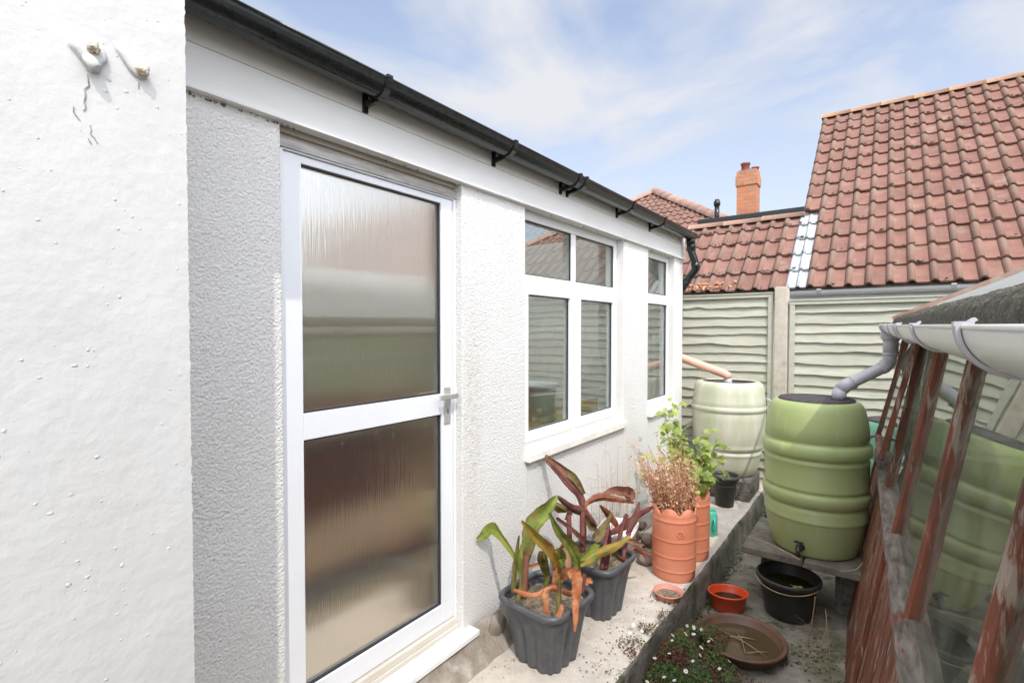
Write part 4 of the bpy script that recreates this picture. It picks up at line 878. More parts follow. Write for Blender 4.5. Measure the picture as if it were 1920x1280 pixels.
PROF1 = [(0.02,0.0),(0.70,0.0),(0.735,0.01),(0.80,0.10),(0.845,0.19),(0.862,0.225),(0.875,0.232),(0.87,0.245),(0.83,0.262),(0.83,0.272),(0.87,0.283),(0.90,0.298),(0.915,0.32),(0.905,0.335),(0.93,0.36),(0.955,0.50),(0.96,0.60),(0.965,0.665),
         (0.955,0.675),(0.955,0.685),(0.985,0.695),(1.0,0.715),(0.99,0.735),(0.955,0.745),(0.955,0.755),(0.965,0.77),(0.945,0.80),(0.925,0.88),(0.905,0.94),(0.875,0.975),(0.82,0.995),(0.75,1.0),(0.70,1.0)]
B1 = butt('pale sun-faded water butt with an open top, fed by the salmon pink pipe', (-1.243, 5.27, 0.20), 0.350, 0.895, M['butt_faded'], 'open', None, PROF1)
B3 = butt('teal green water butt mostly hidden behind the olive one and the greenhouse corner', (0.10, 5.15, -0.25), 0.31, 1.10, M['butt_teal'], 'closed')
# pink pipe
g = MB(); g.tube([(-1.86,5.20,1.50),(-1.80,5.21,1.375),(-1.70,5.225,1.31),(-1.29,5.27,1.165),(-1.255,5.27,1.145),(-1.245,5.27,1.12)], 0.042, 18)
tag(g.build('feed_pipe', M['pink_pipe']), 'salmon pink plastic pipe running from behind the wall corner into the pale water butt', 'pipe')
g = MB(); g.tube([(-1.247,5.27,1.118),(-1.247,5.27,1.05)], 0.036, 16); tag(g.build('pipe_end', M['grey_pvc']), 'short pale grey pipe end inside the open top of the pale water butt', 'pipe')
# link pipes
g = MB(); g.tube([(-0.91,5.36,0.93),(-0.40,4.20,0.90)], 0.013, 10); tag(g.build('link_pipe', M['white_plastic']), 'thin white link pipe between the pale and the olive water butts', 'pipe')
g = MB(); g.tube([(-0.10,4.17,0.87),(0.02,4.87,0.79)], 0.014, 10); g.tube([(0.016,4.85,0.792),(0.022,4.88,0.788)], 0.026, 12)
tag(g.build('link_pipe', M['grey_pvc']), 'thin grey link pipe between the olive and the teal water butts', 'pipe')
# stands
random.seed(2)
g = MB(); g.box(-0.76, 3.62, 0.095, -0.40, 4.28, 0.143); st1 = tag(g.build('paving_slab', M['slab'], None, 0.006), 'left concrete slab under the olive water butt', 'paving slab', 'slabs under the olive butt')
g = MB(); g.box(-0.392, 3.60, 0.10, -0.02, 4.26, 0.1475); tag(g.build('paving_slab', M['slab'], None, 0.006), 'right concrete slab under the olive water butt, beside the greenhouse boards', 'paving slab', 'slabs under the olive butt')
for i, (x0, y0, x1, y1, lb) in enumerate(((-0.70,3.95,-0.50,4.25,'left concrete block, against the path edge'),(-0.24,3.85,-0.08,4.2,'right concrete block, nearest the greenhouse'))):
    g = MB(); g.box(x0, y0, -0.25, x1, y1, 0.0945 if i == 0 else 0.0995); tag(g.build('concrete_block', M['rubble'], None, 0.008), lb+', holding up the slab under the olive water butt', 'block', 'blocks under the olive butt')
random.seed(4); g = MB()
def blk(u, v): return None
for i, (x0, y0, x1, y1, z0, z1) in enumerate(((-1.48,4.98,-1.24,5.5,0,0.195),(-1.23,5.0,-0.99,5.5,0,0.198))):
    g = MB(); g.box(x0, y0, z0-0.01, x1, y1, z1)
    tag(g.build('stone_block', M['rubble'], None, 0.02), ('left' if i == 0 else 'right')+' rough stone block under the pale water butt', 'block', 'blocks under the pale butt')

# =================================================================== POTS
def rrect(half, rr, a):
    # superellipse-like rounded square radius at angle a
    c, s = abs(math.cos(a)), abs(math.sin(a)); p = 5.0
    return half / ((c**p + s**p)**(1/p))
def planter(label, x, y, rot, s=1.0, hgt=0.31):
    t = thing('square_planter', label, 'planter', (x, y, 0), 'charcoal ribbed square planters by the wall')
    g = MB(); n = 160; top, bot = 0.178*s, 0.128*s
    zs = [0, 0.012, 0.05, 0.12, 0.19, 0.225, 0.245, 0.262, hgt-0.022]
    for j, z in enumerate(zs):
        f = z/(hgt); half = bot+(top-bot)*f
        for k in range(n):
            a = 2*math.pi*k/n; r_ = rrect(half, 0, a); px_, py_ = r_*math.cos(a), r_*math.sin(a)
            dom = px_ if abs(px_) < abs(py_) else py_
            fl = 0.5+0.5*math.cos(dom/half*math.pi*4.0)  # ribs across each side
            amp = 0.013*s*(1 if z < 0.19 else max(0, 1-(z-0.19)/0.06)); dep = amp*(1-fl**0.6) if abs(dom) < half*0.93 else 0
            q = 1 - dep/half; aa = a+rot
            g.v.append((x+r_*q*math.cos(aa), y+r_*q*math.sin(aa), z))
    for j in range(len(zs)-1):
        for k in range(n): g.face((j*n+k, j*n+(k+1)%n, (j+1)*n+(k+1)%n, (j+1)*n+k), 0.5, True)
    g.face([k for k in range(n)][::-1])
    g.build('body', M['planter'], t)
    g = MB(); m = 12; n = 96; b0 = 0
    for k in range(n):
        a = 2*math.pi*k/n; r_ = rrect(top+0.002, 0, a)
        for q in range(m):
            th = 2*math.pi*q/m; rr = r_ + 0.015*s*math.cos(th); z = hgt-0.012 + 0.017*math.sin(th); aa = a+rot
            g.v.append((x+rr*math.cos(aa), y+rr*math.sin(aa), z))
    for k in range(n):
        for q in range(m): g.face((k*m+q, ((k+1)%n)*m+q, ((k+1)%n)*m+(q+1)%m, k*m+(q+1)%m), 0.5, True)
    g.build('rim', M['planter'], t)
    g = MB(); rings = [1.0, 0.8, 0.6, 0.4, 0.2, 0.01]; n = 72; b0 = 0
    for j, f in enumerate(rings):
        for k in range(n):
            a = 2*math.pi*k/n; r_ = rrect(top*0.94, 0, a)*f; xx, yy = r_*math.cos(a+rot), r_*math.sin(a+rot)
            g.v.append((x+xx, y+yy, hgt-0.055+0.012*noise.noise(Vector((xx*14, yy*14, x*5)))+0.006*noise.noise(Vector((xx*50, yy*50, 1)))))
    for j in range(len(rings)-1):
        for k in range(n): g.face((j*n+k, j*n+(k+1)%n, (j+1)*n+(k+1)%n, (j+1)*n+k), 0.5, True)
    g.build('soil', M['soil'], t)
    g = MB()
    for i in range(90):
        xx, yy = random.uniform(-0.14,0.14)*s, random.uniform(-0.14,0.14)*s; an = random.uniform(0,6.28); ln = random.uniform(0.015,0.06); zz = hgt-0.045
        d = Vector((math.cos(an), math.sin(an), random.uniform(-0.1,0.6)))*ln
        g.tube([(x+xx, y+yy, zz), Vector((x+xx,y+yy,zz))+d*0.6+Vector((0,0,0.006)), Vector((x+xx,y+yy,zz))+d], [0.0015,0.0012,0.0005], 4, False, random.random())
    so = g.build('litter', M['straw'], t); so['kind'] = 'stuff'
    return t
random.seed(31)
planter('front charcoal ribbed square planter of half dead lime and orange cannas, nearest the door', -1.318, 2.055, R(-5))
planter('rear charcoal ribbed square planter of purple cannas, partly behind the front one', -1.315, 2.585, R(-3), 0.97)

def ribbon(pts, color, parent, name='leaf'):
    P = [Vector(p[:3]) for p in pts]; W_ = [p[3] for p in pts]; n = 10; Q = []; WW = []
    for i in range(len(P)-1):
        p0, p1, p2, p3 = P[max(i-1,0)], P[i], P[i+1], P[min(i+2,len(P)-1)]
        for k in range(n):
            t = k/n; Q.append(0.5*((2*p1)+(p2-p0)*t+(2*p0-5*p1+4*p2-p3)*t*t+(3*p1-p0-3*p2+p3)*t**3)); WW.append(W_[i]*(1-t)+W_[i+1]*t)
    Q.append(P[-1]); WW.append(W_[-1])
    CS = [(-1.0, 0.62), (-0.86, 0.48), (-0.62, 0.30), (-0.32, 0.12), (0, 0), (0.32, 0.13), (0.62, 0.28), (0.86, 0.44), (1.0, 0.52)]; fs = random.choice((-1, 1)); CS = [(a, b*fs) for a, b in CS]; ct = [random.uniform(-0.35,0.35) for _ in CS]
    g = MB(); tl = random.uniform(-0.35,0.35); sd = random.random()*50
    for i, p in enumerate(Q):
        d = Q[min(i+1,len(Q)-1)]-Q[max(i-1,0)]; d.normalize(); view = (Vector((0.3,-0.5,1.9))-p).normalized()
        x = d.cross(view)
        if x.length < 1e-3: x = Vector((1,0,0))
        x.normalize(); nn_ = x.cross(d); a = tl+0.4*math.sin(i*0.24+sd); x2 = x*math.cos(a)+nn_*math.sin(a); n2 = x2.cross(d); flip = 1 if sd > 25 else -1
        w_ = WW[i]*(1.22+0.16*noise.noise(Vector((i*0.5, sd, 0)))); f = 0.62*flip
        for s, h in CS:
            g.v.append(tuple(p + x2*s*w_ + n2*(-h*w_ + ((0.16 if abs(s) > 0.8 else 0.07)*(1.6 if color in ('orange', 'brown', 'red', 'tan', 'orangebrown') else 1))*w_*noise.noise(Vector((i*0.8, s*2, sd))))))
    for i in range(len(Q)-1):
        tt = 0.5+0.3*noise.noise(Vector((i*0.3, sd, 3)))
        for k in range(8):
            q = i*9+k; g.face((q, q+1, q+10, q+9), tt + ct[k]*(0.7+0.6*noise.noise(Vector((i*0.2, k, sd)))), False)
            if k in (0, 7): g.rl[len(g.f)-1] = 1.0
    o = g.build(name, LM[color], parent); m_ = o.modifiers.new('thick', 'SOLIDIFY'); m_.thickness = 0.0004; return o
def canna(data, root):
    for color, pts in data:
        if color in ('maroon', 'brown') and len(pts) <= 3:
            g = MB(); g.tube(smooth([p[:3] for p in pts], 4), [pts[0][3]*1.0]*(4*(len(pts)-1)+1), 10, True, random.random()); g.build('stem', LM[color], root)
        else: ribbon(pts, color, root)
P1=[
  ('green',[(-1.38,1.904,0.316,0.0063),(-1.38,1.948,0.427,0.009),(-1.38,1.974,0.521,0.0207),(-1.37,2.015,0.628,0.0366),(-1.36,2.095,0.691,0.0321),(-1.34,2.184,0.747,0.0055)]),
  ('green2',[(-1.4,1.914,0.499,0.0076),(-1.48,1.922,0.574,0.013),(-1.56,1.943,0.603,0.0241),(-1.6,1.924,0.575,0.0215),(-1.625,1.887,0.554,0.0067)]),
  ('olive',[(-1.36,1.835,0.391,0.0074),(-1.36,1.859,0.505,0.0124),(-1.36,1.881,0.641,0.0025)]),
  ('green',[(-1.35,1.88,0.438,0.005),(-1.34,1.861,0.548,0.0123),(-1.34,1.87,0.607,0.0049)]),
  ('yellow',[(-1.3,1.814,0.743,0.0036),(-1.28,1.895,0.658,0.0172),(-1.27,1.994,0.551,0.0228),(-1.27,2.066,0.457,0.0156),(-1.28,2.108,0.393,0.0106),(-1.28,2.083,0.31,0.0105)]),
  ('green',[(-1.25,2.078,0.448,0.0052),(-1.25,2.093,0.487,0.0183),(-1.25,2.048,0.532,0.018),(-1.25,2.019,0.548,0.0025)]),
  ('green',[(-1.24,1.955,0.753,0.0037),(-1.22,2.018,0.643,0.0176),(-1.21,2.112,0.531,0.0234),(-1.2,2.152,0.452,0.0158),(-1.2,2.158,0.37,0.0105),(-1.22,2.184,0.273,0.0107)]),
  ('orangegreen',[(-1.2,2.169,0.438,0.0079),(-1.18,2.312,0.434,0.022),(-1.16,2.472,0.427,0.0201),(-1.14,2.644,0.439,0.0045)]),
  ('green2',[(-1.2,2.168,0.46,0.0079),(-1.22,2.283,0.445,0.0193),(-1.25,2.474,0.421,0.0088)]),
  ('orange',[(-1.2,1.986,0.427,0.0075),(-1.16,1.976,0.488,0.0196),(-1.13,2.002,0.472,0.0221),(-1.11,1.992,0.403,0.0195),(-1.095,1.951,0.328,0.012),(-1.09,1.928,0.259,0.0024)]),
  ('olive',[(-1.33,2.059,0.523,0.0079),(-1.33,2.049,0.441,0.0184),(-1.33,2.069,0.375,0.0132),(-1.33,2.059,0.318,0.0053)]),
  ('olive',[(-1.33,2.054,0.44,0.0079),(-1.33,2.021,0.479,0.0156),(-1.33,2.016,0.528,0.0052)]),
  ('brown',[(-1.37,1.934,0.319,0.0153),(-1.37,1.947,0.443,0.0128),(-1.37,1.96,0.516,0.0103)]),
  ('orange',[(-1.28,2.083,0.31,0.0131),(-1.28,2.068,0.383,0.0104),(-1.28,2.078,0.445,0.0105)]),
  ('orange',[(-1.2,1.858,0.335,0.0143),(-1.2,1.854,0.397,0.0142),(-1.2,1.867,0.44,0.0119)]),
  ('olive',[(-1.17,1.923,0.315,0.0097),(-1.17,1.937,0.383,0.0097),(-1.17,1.936,0.469,0.0073)]),
  ('orange',[(-1.16,1.897,0.311,0.0119),(-1.16,1.929,0.36,0.0097)]),
  ('orange',[(-1.33,1.798,0.425,0.0048),(-1.3,1.847,0.397,0.0097),(-1.27,1.912,0.379,0.0099),(-1.24,1.98,0.385,0.01),(-1.21,2.052,0.351,0.0127),(-1.2,2.106,0.313,0.0104)]),
  ('orange',[(-1.15,2.22,0.347,0.008),(-1.17,2.213,0.352,0.0106),(-1.18,2.198,0.331,0.008)]),
  ('purple',[(-1.15,2.111,0.34,0.0051),(-1.15,2.137,0.42,0.0077)]),
  ('orange',[(-1.5,2.156,0.347,0.0056),(-1.5,2.268,0.322,0.0088)]),
]
P2=[
  ('purple',[(-1.38,2.563,0.388,0.0124),(-1.38,2.542,0.534,0.0123),(-1.4,2.54,0.646,0.0185),(-1.44,2.487,0.735,0.0275),(-1.52,2.465,0.81,0.0247),(-1.6,2.481,0.863,0.0126)]),
  ('greenpurple',[(-1.38,2.554,0.655,0.0062),(-1.43,2.512,0.749,0.0184),(-1.51,2.484,0.813,0.0155),(-1.585,2.475,0.847,0.0094)]),
  ('purple',[(-1.4,2.287,0.707,0.0057),(-1.38,2.407,0.61,0.0177),(-1.36,2.531,0.552,0.0213),(-1.34,2.624,0.446,0.0094)]),
  ('greenpurple',[(-1.34,2.494,0.537,0.006),(-1.33,2.539,0.485,0.0182),(-1.33,2.618,0.429,0.0062)]),
  ('purple',[(-1.42,2.418,0.533,0.012),(-1.42,2.441,0.586,0.0181),(-1.44,2.381,0.614,0.0238),(-1.46,2.33,0.63,0.0088)]),
  ('olive',[(-1.42,2.417,0.578,0.009),(-1.44,2.353,0.628,0.0206),(-1.46,2.302,0.647,0.0087)]),
  ('red',[(-1.36,2.524,0.544,0.0061),(-1.36,2.537,0.602,0.0092),(-1.34,2.671,0.607,0.0189),(-1.32,2.871,0.55,0.0166),(-1.3,3.081,0.472,0.0052)]),
  ('brown',[(-1.37,2.752,0.589,0.0065),(-1.35,2.873,0.59,0.02),(-1.33,3.005,0.56,0.0275),(-1.32,3.066,0.521,0.0244),(-1.32,2.983,0.526,0.0102)]),
  ('orangebrown',[(-1.36,2.711,0.547,0.0032),(-1.34,2.801,0.463,0.0196),(-1.32,2.889,0.387,0.0233)]),
  ('greenpurple',[(-1.27,2.683,0.533,0.0031),(-1.27,2.613,0.476,0.0184),(-1.27,2.45,0.448,0.0205)]),
  ('maroon',[(-1.2,3.205,0.444,0.0053),(-1.24,3.033,0.416,0.017),(-1.27,2.856,0.399,0.0196),(-1.29,2.698,0.397,0.0095)]),
  ('purple',[(-1.22,2.974,0.525,0.0033),(-1.23,2.924,0.437,0.0198),(-1.25,2.875,0.338,0.0131)]),
  ('purple',[(-1.36,2.212,0.623,0.0055),(-1.34,2.327,0.527,0.0115),(-1.32,2.457,0.415,0.0148)]),
  ('maroon',[(-1.36,2.345,0.306,0.0145),(-1.37,2.368,0.427,0.0146),(-1.4,2.407,0.57,0.0119)]),
  ('maroon',[(-1.33,2.439,0.368,0.0148),(-1.35,2.475,0.486,0.012),(-1.37,2.511,0.561,0.0122)]),
  ('maroon',[(-1.22,2.454,0.295,0.0116),(-1.23,2.506,0.4,0.0118),(-1.25,2.593,0.472,0.0121)]),
  ('maroon',[(-1.24,2.541,0.256,0.012),(-1.26,2.635,0.362,0.0154),(-1.27,2.634,0.469,0.0154)]),
  ('maroon',[(-1.2,2.687,0.26,0.0123),(-1.22,2.768,0.327,0.0127),(-1.24,2.868,0.353,0.0098)]),
  ('maroon',[(-1.24,2.715,0.308,0.0125),(-1.26,2.781,0.377,0.016),(-1.27,2.895,0.454,0.0132)]),
  ('tan',[(-1.2,2.663,0.387,0.0092),(-1.18,2.768,0.353,0.0126),(-1.15,2.873,0.305,0.0048)]),
  ('red',[(-1.19,2.738,0.298,0.0062),(-1.17,2.784,0.309,0.0095),(-1.15,2.857,0.266,0.0128),(-1.13,2.943,0.224,0.0049)]),
  ('tan',[(-1.2,2.524,0.372,0.0059),(-1.18,2.57,0.337,0.0119),(-1.17,2.634,0.286,0.006)]),
  ('tan',[(-1.3,2.215,0.365,0.0165),(-1.32,2.259,0.435,0.0168),(-1.33,2.287,0.494,0.0085)]),
  ('orangebrown',[(-1.45,2.399,0.365,0.006),(-1.44,2.452,0.404,0.0121),(-1.43,2.495,0.429,0.0061)]),
]

random.seed(8)
t = thing('canna_plant', 'canna with drooping lime green, yellow and dead orange leaves in the front planter', 'canna plant', (-1.32, 2.05, 0.26)); canna(P1, t)
t = thing('canna_plant', 'canna with folded dark purple and maroon leaves in the rear planter', 'canna plant', (-1.32, 2.58, 0.26)); canna(P2, t)

# terracotta barrel pots
def terra(label, x, y, rad, hgt, rot):
    t = thing('terracotta_pot', label, 'flower pot', (x, y, 0), 'scalloped terracotta barrel pots')
    pr = [(0.02,0),(0.93,0.0),(0.95,0.01),(0.965,0.055),(0.980,0.110),(0.985,0.130),(1.008,0.137),(1.010,0.146),(0.995,0.155),(0.995,0.175),(0.995,0.300),(0.995,0.320),(1.012,0.327),(1.014,0.337),(0.999,0.346),(0.999,0.366),(0.999,0.520),(0.999,0.540),(1.016,0.547),(1.018,0.557),(1.003,0.566),(1.002,0.586),(0.997,0.78),(0.995,0.80),(1.012,0.808),(1.012,0.820),(0.990,0.83),(0.98,0.87)]
    def fn(r_, z_, a):
        k = 0 if z_ < 0.8*hgt else 1
        return (r_*math.cos(a), r_*math.sin(a), z_)
    g = MB(); n = 96; prof = [(r_*rad, z*hgt) for r_, z in pr]
    g.lathe(prof, (x, y, 0), n)
    b0 = len(g.v)
    def sc(a): return hgt*(0.90+0.10*abs(math.cos((a-rot)*3.5))**0.8)
    for rr, kk in ((0.98, 0.87), (0.985, None), (0.95, None), (0.94, 0.75)):
        for k in range(n):
            a = 2*math.pi*k/n; z = sc(a) if kk is None else kk*hgt
            g.v.append((x+rr*rad*math.cos(a), y+rr*rad*math.sin(a), z))
    for j in range(3):
        for k in range(n): g.face((b0+j*n+k, b0+j*n+(k+1)%n, b0+(j+1)*n+(k+1)%n, b0+(j+1)*n+k), 0.5, True)
    pot = g.build('body', M['terracotta'], t)
    g = MB(); g.lathe([(0.94*rad, 0.79*hgt), (0.5*rad, 0.80*hgt), (0.001, 0.80*hgt)], (x, y, 0), 32); g.build('soil', M['soil'], t)
    g = MB(); a0 = math.atan2(-y, -x)+0.30; zc = 0.665*hgt
    def on(da, dz, o_=0.001): 
        a = a0+da; r_ = rad*1.003+o_; return Vector((x+r_*math.cos(a), y+r_*math.sin(a), zc+dz))
    for k in range(12):
        th = 2*math.pi*k/12; r1, r2 = 0.011, (0.030 if k % 2 == 0 else 0.022)
        g.tube([on(r1*math.cos(th)/rad, r1*math.sin(th)), on(((r1+r2)/2)*math.cos(th)/rad, ((r1+r2)/2)*math.sin(th), 0.0025), on(r2*math.cos(th)/rad, r2*math.sin(th), 0.0005)], [0.0022,0.0030,0.0008], 6)
    g.blob(on(0,0,0.001), 0.007, 8, 0.0, sq=(0.6,0.6,1)); g.build('sun_motif', M['terracotta'], t)
    return t
terra('front scalloped terracotta barrel pot with a sun motif, full of dead rusty stems', -1.093, 3.245, 0.138, 0.47, 0.35)
terra('rear scalloped terracotta barrel pot behind the front one, holding the green plant', -1.105, 3.60, 0.138, 0.47, 0.9)
# dead plant
t = thing('dead_plant', 'clump of dead rusty orange stems with tan tips in the front terracotta pot', 'dead plant', (-1.09, 3.245, 0.37))
random.seed(13); g = MB(); g2 = MB()
for i in range(330):
    a = random.uniform(0,6.28); r0 = 0.10*random.random()**0.5; x = -1.093+r0*math.cos(a); y = 3.245+r0*math.sin(a)
    hh = random.uniform(0.10, 0.40)+(0.16 if random.random() < 0.12 else 0); lean = Vector((math.cos(a)*random.uniform(0,0.42)-0.12, math.sin(a)*random.uniform(0,0.34), 1)).normalized()
    p0 = Vector((x, y, 0.37)); p1 = p0+lean*hh*0.5+Vector((random.uniform(-.012,.012),random.uniform(-.012,.012),0)); p2 = p0+lean*hh+Vector((random.uniform(-.03,.03),random.uniform(-.03,.03),0))
    g.tube([p0,p1,p2], [0.0020,0.0015,0.0008], 4, False, random.random())
    for k in range(13):
        f = random.uniform(0.1,1.05); p = p0.lerp(p2, f)+Vector((random.gauss(0,.012),random.gauss(0,.012),random.gauss(0,.01))); s = random.uniform(0.005,0.013)
        d1 = Vector((random.gauss(0,1),random.gauss(0,1),random.gauss(0,1))).normalized()*s; d2 = d1.cross(Vector((random.gauss(0,1),random.gauss(0,1),random.gauss(0,1)))).normalized()*s*0.6
        (g2 if f > 0.55 else g).add([p-d1,p+d2,p+d1,p-d2], [(0,1,2,3)], random.random())
so = g.build('stems', M['dead_stem'], t); so['kind'] = 'stuff'
so = g2.build('seed_heads', M['dead_tan'], t); so['kind'] = 'stuff'
# lobed leaf plant
def lobed(mb, c, nrm, size, tint, fwd):
    nrm = nrm.normalized(); x = fwd - nrm*fwd.dot(nrm)
    if x.length < 1e-3: x = Vector((1,0,0))
    x.normalize(); y = nrm.cross(x); b = len(mb.v); mb.v.append(tuple(c + nrm*size*0.08)); n = 20
    for k in range(n):
        a = 2*math.pi*k/n - math.pi; w_ = abs(a)/math.pi
        r_ = size*(0.62+0.38*abs(math.cos(a*2.5))**0.7)*(1 - 0.55*w_**3)*(1+0.12*math.sin(a*11))
        mb.v.append(tuple(c + x*(r_*math.cos(a)+size*0.25) + y*r_*math.sin(a)*0.95 - nrm*size*0.18*(r_/size)**2))
    for k in range(n): mb.face((b, b+1+k, b+1+(k+1)%n), tint, False)
def leafy(label, name, cat, base, tips, nl, mt, size, seed, zmin=0.0, stem_mt='leaf_bright'):
    random.seed(seed); t = thing(name, label, cat, base); g = MB(); gs = MB(); base = Vector(base)
    for tip, frac in tips:
        tip = Vector(tip); mid = base.lerp(tip, 0.5)+Vector((random.gauss(0,.03),random.gauss(0,.03),0.04)); S_ = smooth([base, mid, tip], 6)
        gs.tube(S_, [0.004*(1-0.7*i/len(S_)) for i in range(len(S_))], 6, False)
        for i in range(int(nl*frac)):
            f = random.uniform(0.25, 1.0)**0.7; p = S_[min(int(f*(len(S_)-1)), len(S_)-1)]; o_ = Vector((random.gauss(0,.045),random.gauss(0,.045),random.gauss(0.01,.04)))
            c = p+o_; gs.tube([p, c], 0.0012, 4, False); up = Vector((random.gauss(0.25,.5),random.gauss(-0.35,.5),random.gauss(0.8,.3)))
            lobed(g, c, up, size*random.uniform(0.55,1.15), random.random(), o_)
    gs.build('stems', M[stem_mt], t); o = g.build('foliage', M[mt], t); return t
leafy('bright green lobed leaf plant growing out of the rear terracotta pot', 'green_plant', 'plant', (-1.11, 3.60, 0.38),
      [((-1.38,3.85,1.03),1.1),((-1.30,3.74,0.90),1.2),((-1.22,3.66,0.84),1.3),((-1.05,3.62,0.80),1.2),((-0.93,3.68,0.84),0.8),((-0.88,3.66,0.68),0.6),((-0.99,3.50,0.60),1.1),((-1.16,3.55,0.72),1.3),((-1.02,3.60,0.66),1.2),((-1.30,3.78,0.76),0.9)], 26, 'leaf_bright', 0.040, 5)
leafy('sparse yellowing leaves on thin stems rising beside the dead stems against the white wall', 'yellowing_plant', 'plant', (-1.17, 3.30, 0.38),
      [((-1.36,3.36,0.66),1.2),((-1.30,3.32,0.80),0.7),((-1.40,3.30,0.58),0.9),((-1.22,3.33,0.76),0.6),((-1.02,3.32,0.55),1.0),((-0.99,3.36,0.60),0.9)], 7, 'leaf_yellow', 0.024, 9, stem_mt='leaf_yellow')
# wispy dead stalks by the wall
t = thing('wispy_weed', 'thin bare pinkish weed stalks rising against the wall behind the rear planter', 'weed', (-1.45, 3.1, 0.0)); g = MB(); random.seed(17)
for i in range(26):
    x, y = random.uniform(-1.56,-1.40), random.uniform(2.85,3.45); hh = random.uniform(0.35,0.85); p = Vector((x,y,0)); q = p+Vector((random.gauss(0,.03),random.gauss(0,.05),hh))
    g.tube([p, p.lerp(q,0.5)+Vector((0.01,0.01,0)), q], [0.0016,0.0012,0.0006], 4, False, random.random())
    for k in range(5):
        f = random.uniform(0.4,1); c = p.lerp(q,f); g.tube([c, c+Vector((random.gauss(0,.03),random.gauss(0,.03),random.uniform(0.01,.05)))], 0.0008, 3, False, random.random())
g.build('stalks', M['dead_tan'], t)

# small pots and dishes
t = thing('plant_pot', 'black plastic plant pot in front of the pale water butt', 'plant pot', (-1.155, 4.80, 0))
g = MB(); c = (-1.155,4.80,0); g.lathe([(0.001,0),(0.075,0),(0.108,0.25),(0.122,0.25),(0.124,0.285),(0.112,0.285),(0.110,0.26),(0.08,0.06),(0.001,0.06)], c, 36); g.build('body', M['black_plastic'], t)
g = MB(); g.lathe([(0.106,0.20),(0.001,0.205)], c, 24); g.build('soil', M['soil'], t)
t = thing('plastic_jug', 'small teal plastic jug with a side handle behind the terracotta pots', 'jug', (-1.02, 4.02, 0))
c = (-1.085, 4.05, 0); g = MB(); g.lathe([(0.001,0),(0.050,0),(0.058,0.01),(0.058,0.15),(0.050,0.165),(0.050,0.19),(0.045,0.19),(0.052,0.14),(0.052,0.02),(0.001,0.02)], c, 28); g.build('body', M['teal'], t)
g = MB(); g.tube(smooth([(-1.085+0.04,4.02,0.14),(-1.085+0.055,3.985,0.13),(-1.085+0.055,3.985,0.07),(-1.085+0.04,4.02,0.05)],5), 0.007, 8); g.build('handle', M['teal'], t)
t = thing('saucer', 'small pink saucer of dry soil on the path in front of the terracotta pots', 'saucer', (-1.02, 2.935, 0)); c = (-1.02,2.935,0.004)
g = MB(); g.lathe([(0.001,0),(0.068,0),(0.074,0.006),(0.080,0.030),(0.086,0.032),(0.086,0.036),(0.078,0.036),(0.071,0.010),(0.001,0.008)], c, 44); g.build('dish', M['pink'], t)
g = MB(); g.lathe([(0.071,0.012),(0.055,0.020),(0.03,0.021),(0.001,0.024)], c, 30); g.build('soil', M['soil'], t)
t = thing('oval_tub', 'bright orange-red oval tub of dark water on the lower path', 'tub', (-0.81, 3.50, -0.25)); c = (-0.815,3.50,-0.245)
def oval(r_, z_, a): return (r_*1.12*math.cos(a)*math.cos(0.5)-r_*0.88*math.sin(a)*math.sin(0.5), r_*1.12*math.cos(a)*math.sin(0.5)+r_*0.88*math.sin(a)*math.cos(0.5), z_)
g = MB(); g.lathe([(0.001,0),(0.088,0),(0.093,0.008),(0.107,0.098),(0.116,0.100),(0.117,0.108),(0.108,0.110),(0.103,0.104),(0.088,0.02),(0.001,0.012)], c, 48, fn=oval); g.build('body', M['orange_red'], t)
g = MB(); g.lathe([(0.096,0.060),(0.001,0.060)], c, 40, fn=oval); g.build('water', M['water'], t)
t = thing('round_tray', 'large shallow brown plastic tray of water and twigs on the lower path', 'tray', (-0.645, 3.09, -0.25)); c = (-0.645,3.09,-0.238)
g = MB(); g.lathe([(0.001,0),(0.190,0),(0.200,0.006),(0.222,0.055),(0.236,0.058),(0.240,0.064),(0.236,0.071),(0.224,0.070),(0.214,0.060),(0.194,0.014),(0.001,0.008)], c, 72); g.build('body', M['brown_plastic'], t)
g = MB(); g.lathe([(0.199,0.026),(0.001,0.026)], c, 48); g.build('water', M['water_brown'], t)
for a_, b_ in (((-0.78,3.14,-0.205),(-0.50,3.03,-0.207)),((-0.73,3.09,-0.204),(-0.57,3.16,-0.205)),((-0.70,3.19,-0.206),(-0.60,2.98,-0.203)),((-0.60,3.0,-0.206),(-0.50,3.08,-0.207))):
    g = MB(); m_ = Vector(a_).lerp(Vector(b_),0.5)+Vector((0.01,0.006,0.006)); g.tube([a_, m_, b_], [0.0018,0.0035,0.0015], 6)
    tag(g.build('twig', M['straw']), 'pale dry twig floating in the large round brown tray', 'twig', 'twigs in the brown tray')
t = thing('bucket', 'black plastic bucket of dark water under the tap of the olive water butt', 'bucket', (-0.47, 3.69, -0.25)); c = (-0.485,3.66,-0.245)
g = MB(); g.lathe([(0.001,0),(0.128,0),(0.133,0.008),(0.168,0.225),(0.184,0.228),(0.190,0.236),(0.190,0.252),(0.182,0.258),(0.172,0.252),(0.168,0.235),(0.130,0.02),(0.001,0.012)], c, 64); g.build('body', M['black_plastic'], t)
g = MB(); g.lathe([(0.160,0.185),(0.001,0.185)], c, 40); g.build('water', M['water'], t)
g = MB(); P_ = [(c[0]+0.196*math.cos(a), c[1]+0.196*math.sin(a), c[2]+0.235-0.028*math.sin((a-3.4)/2.4*math.pi)) for a in [3.4+2.4*i/14 for i in range(15)]]; g.tube(P_, 0.003, 6); g.build('handle', M['straw'], t)
g = MB(); random.seed(3)
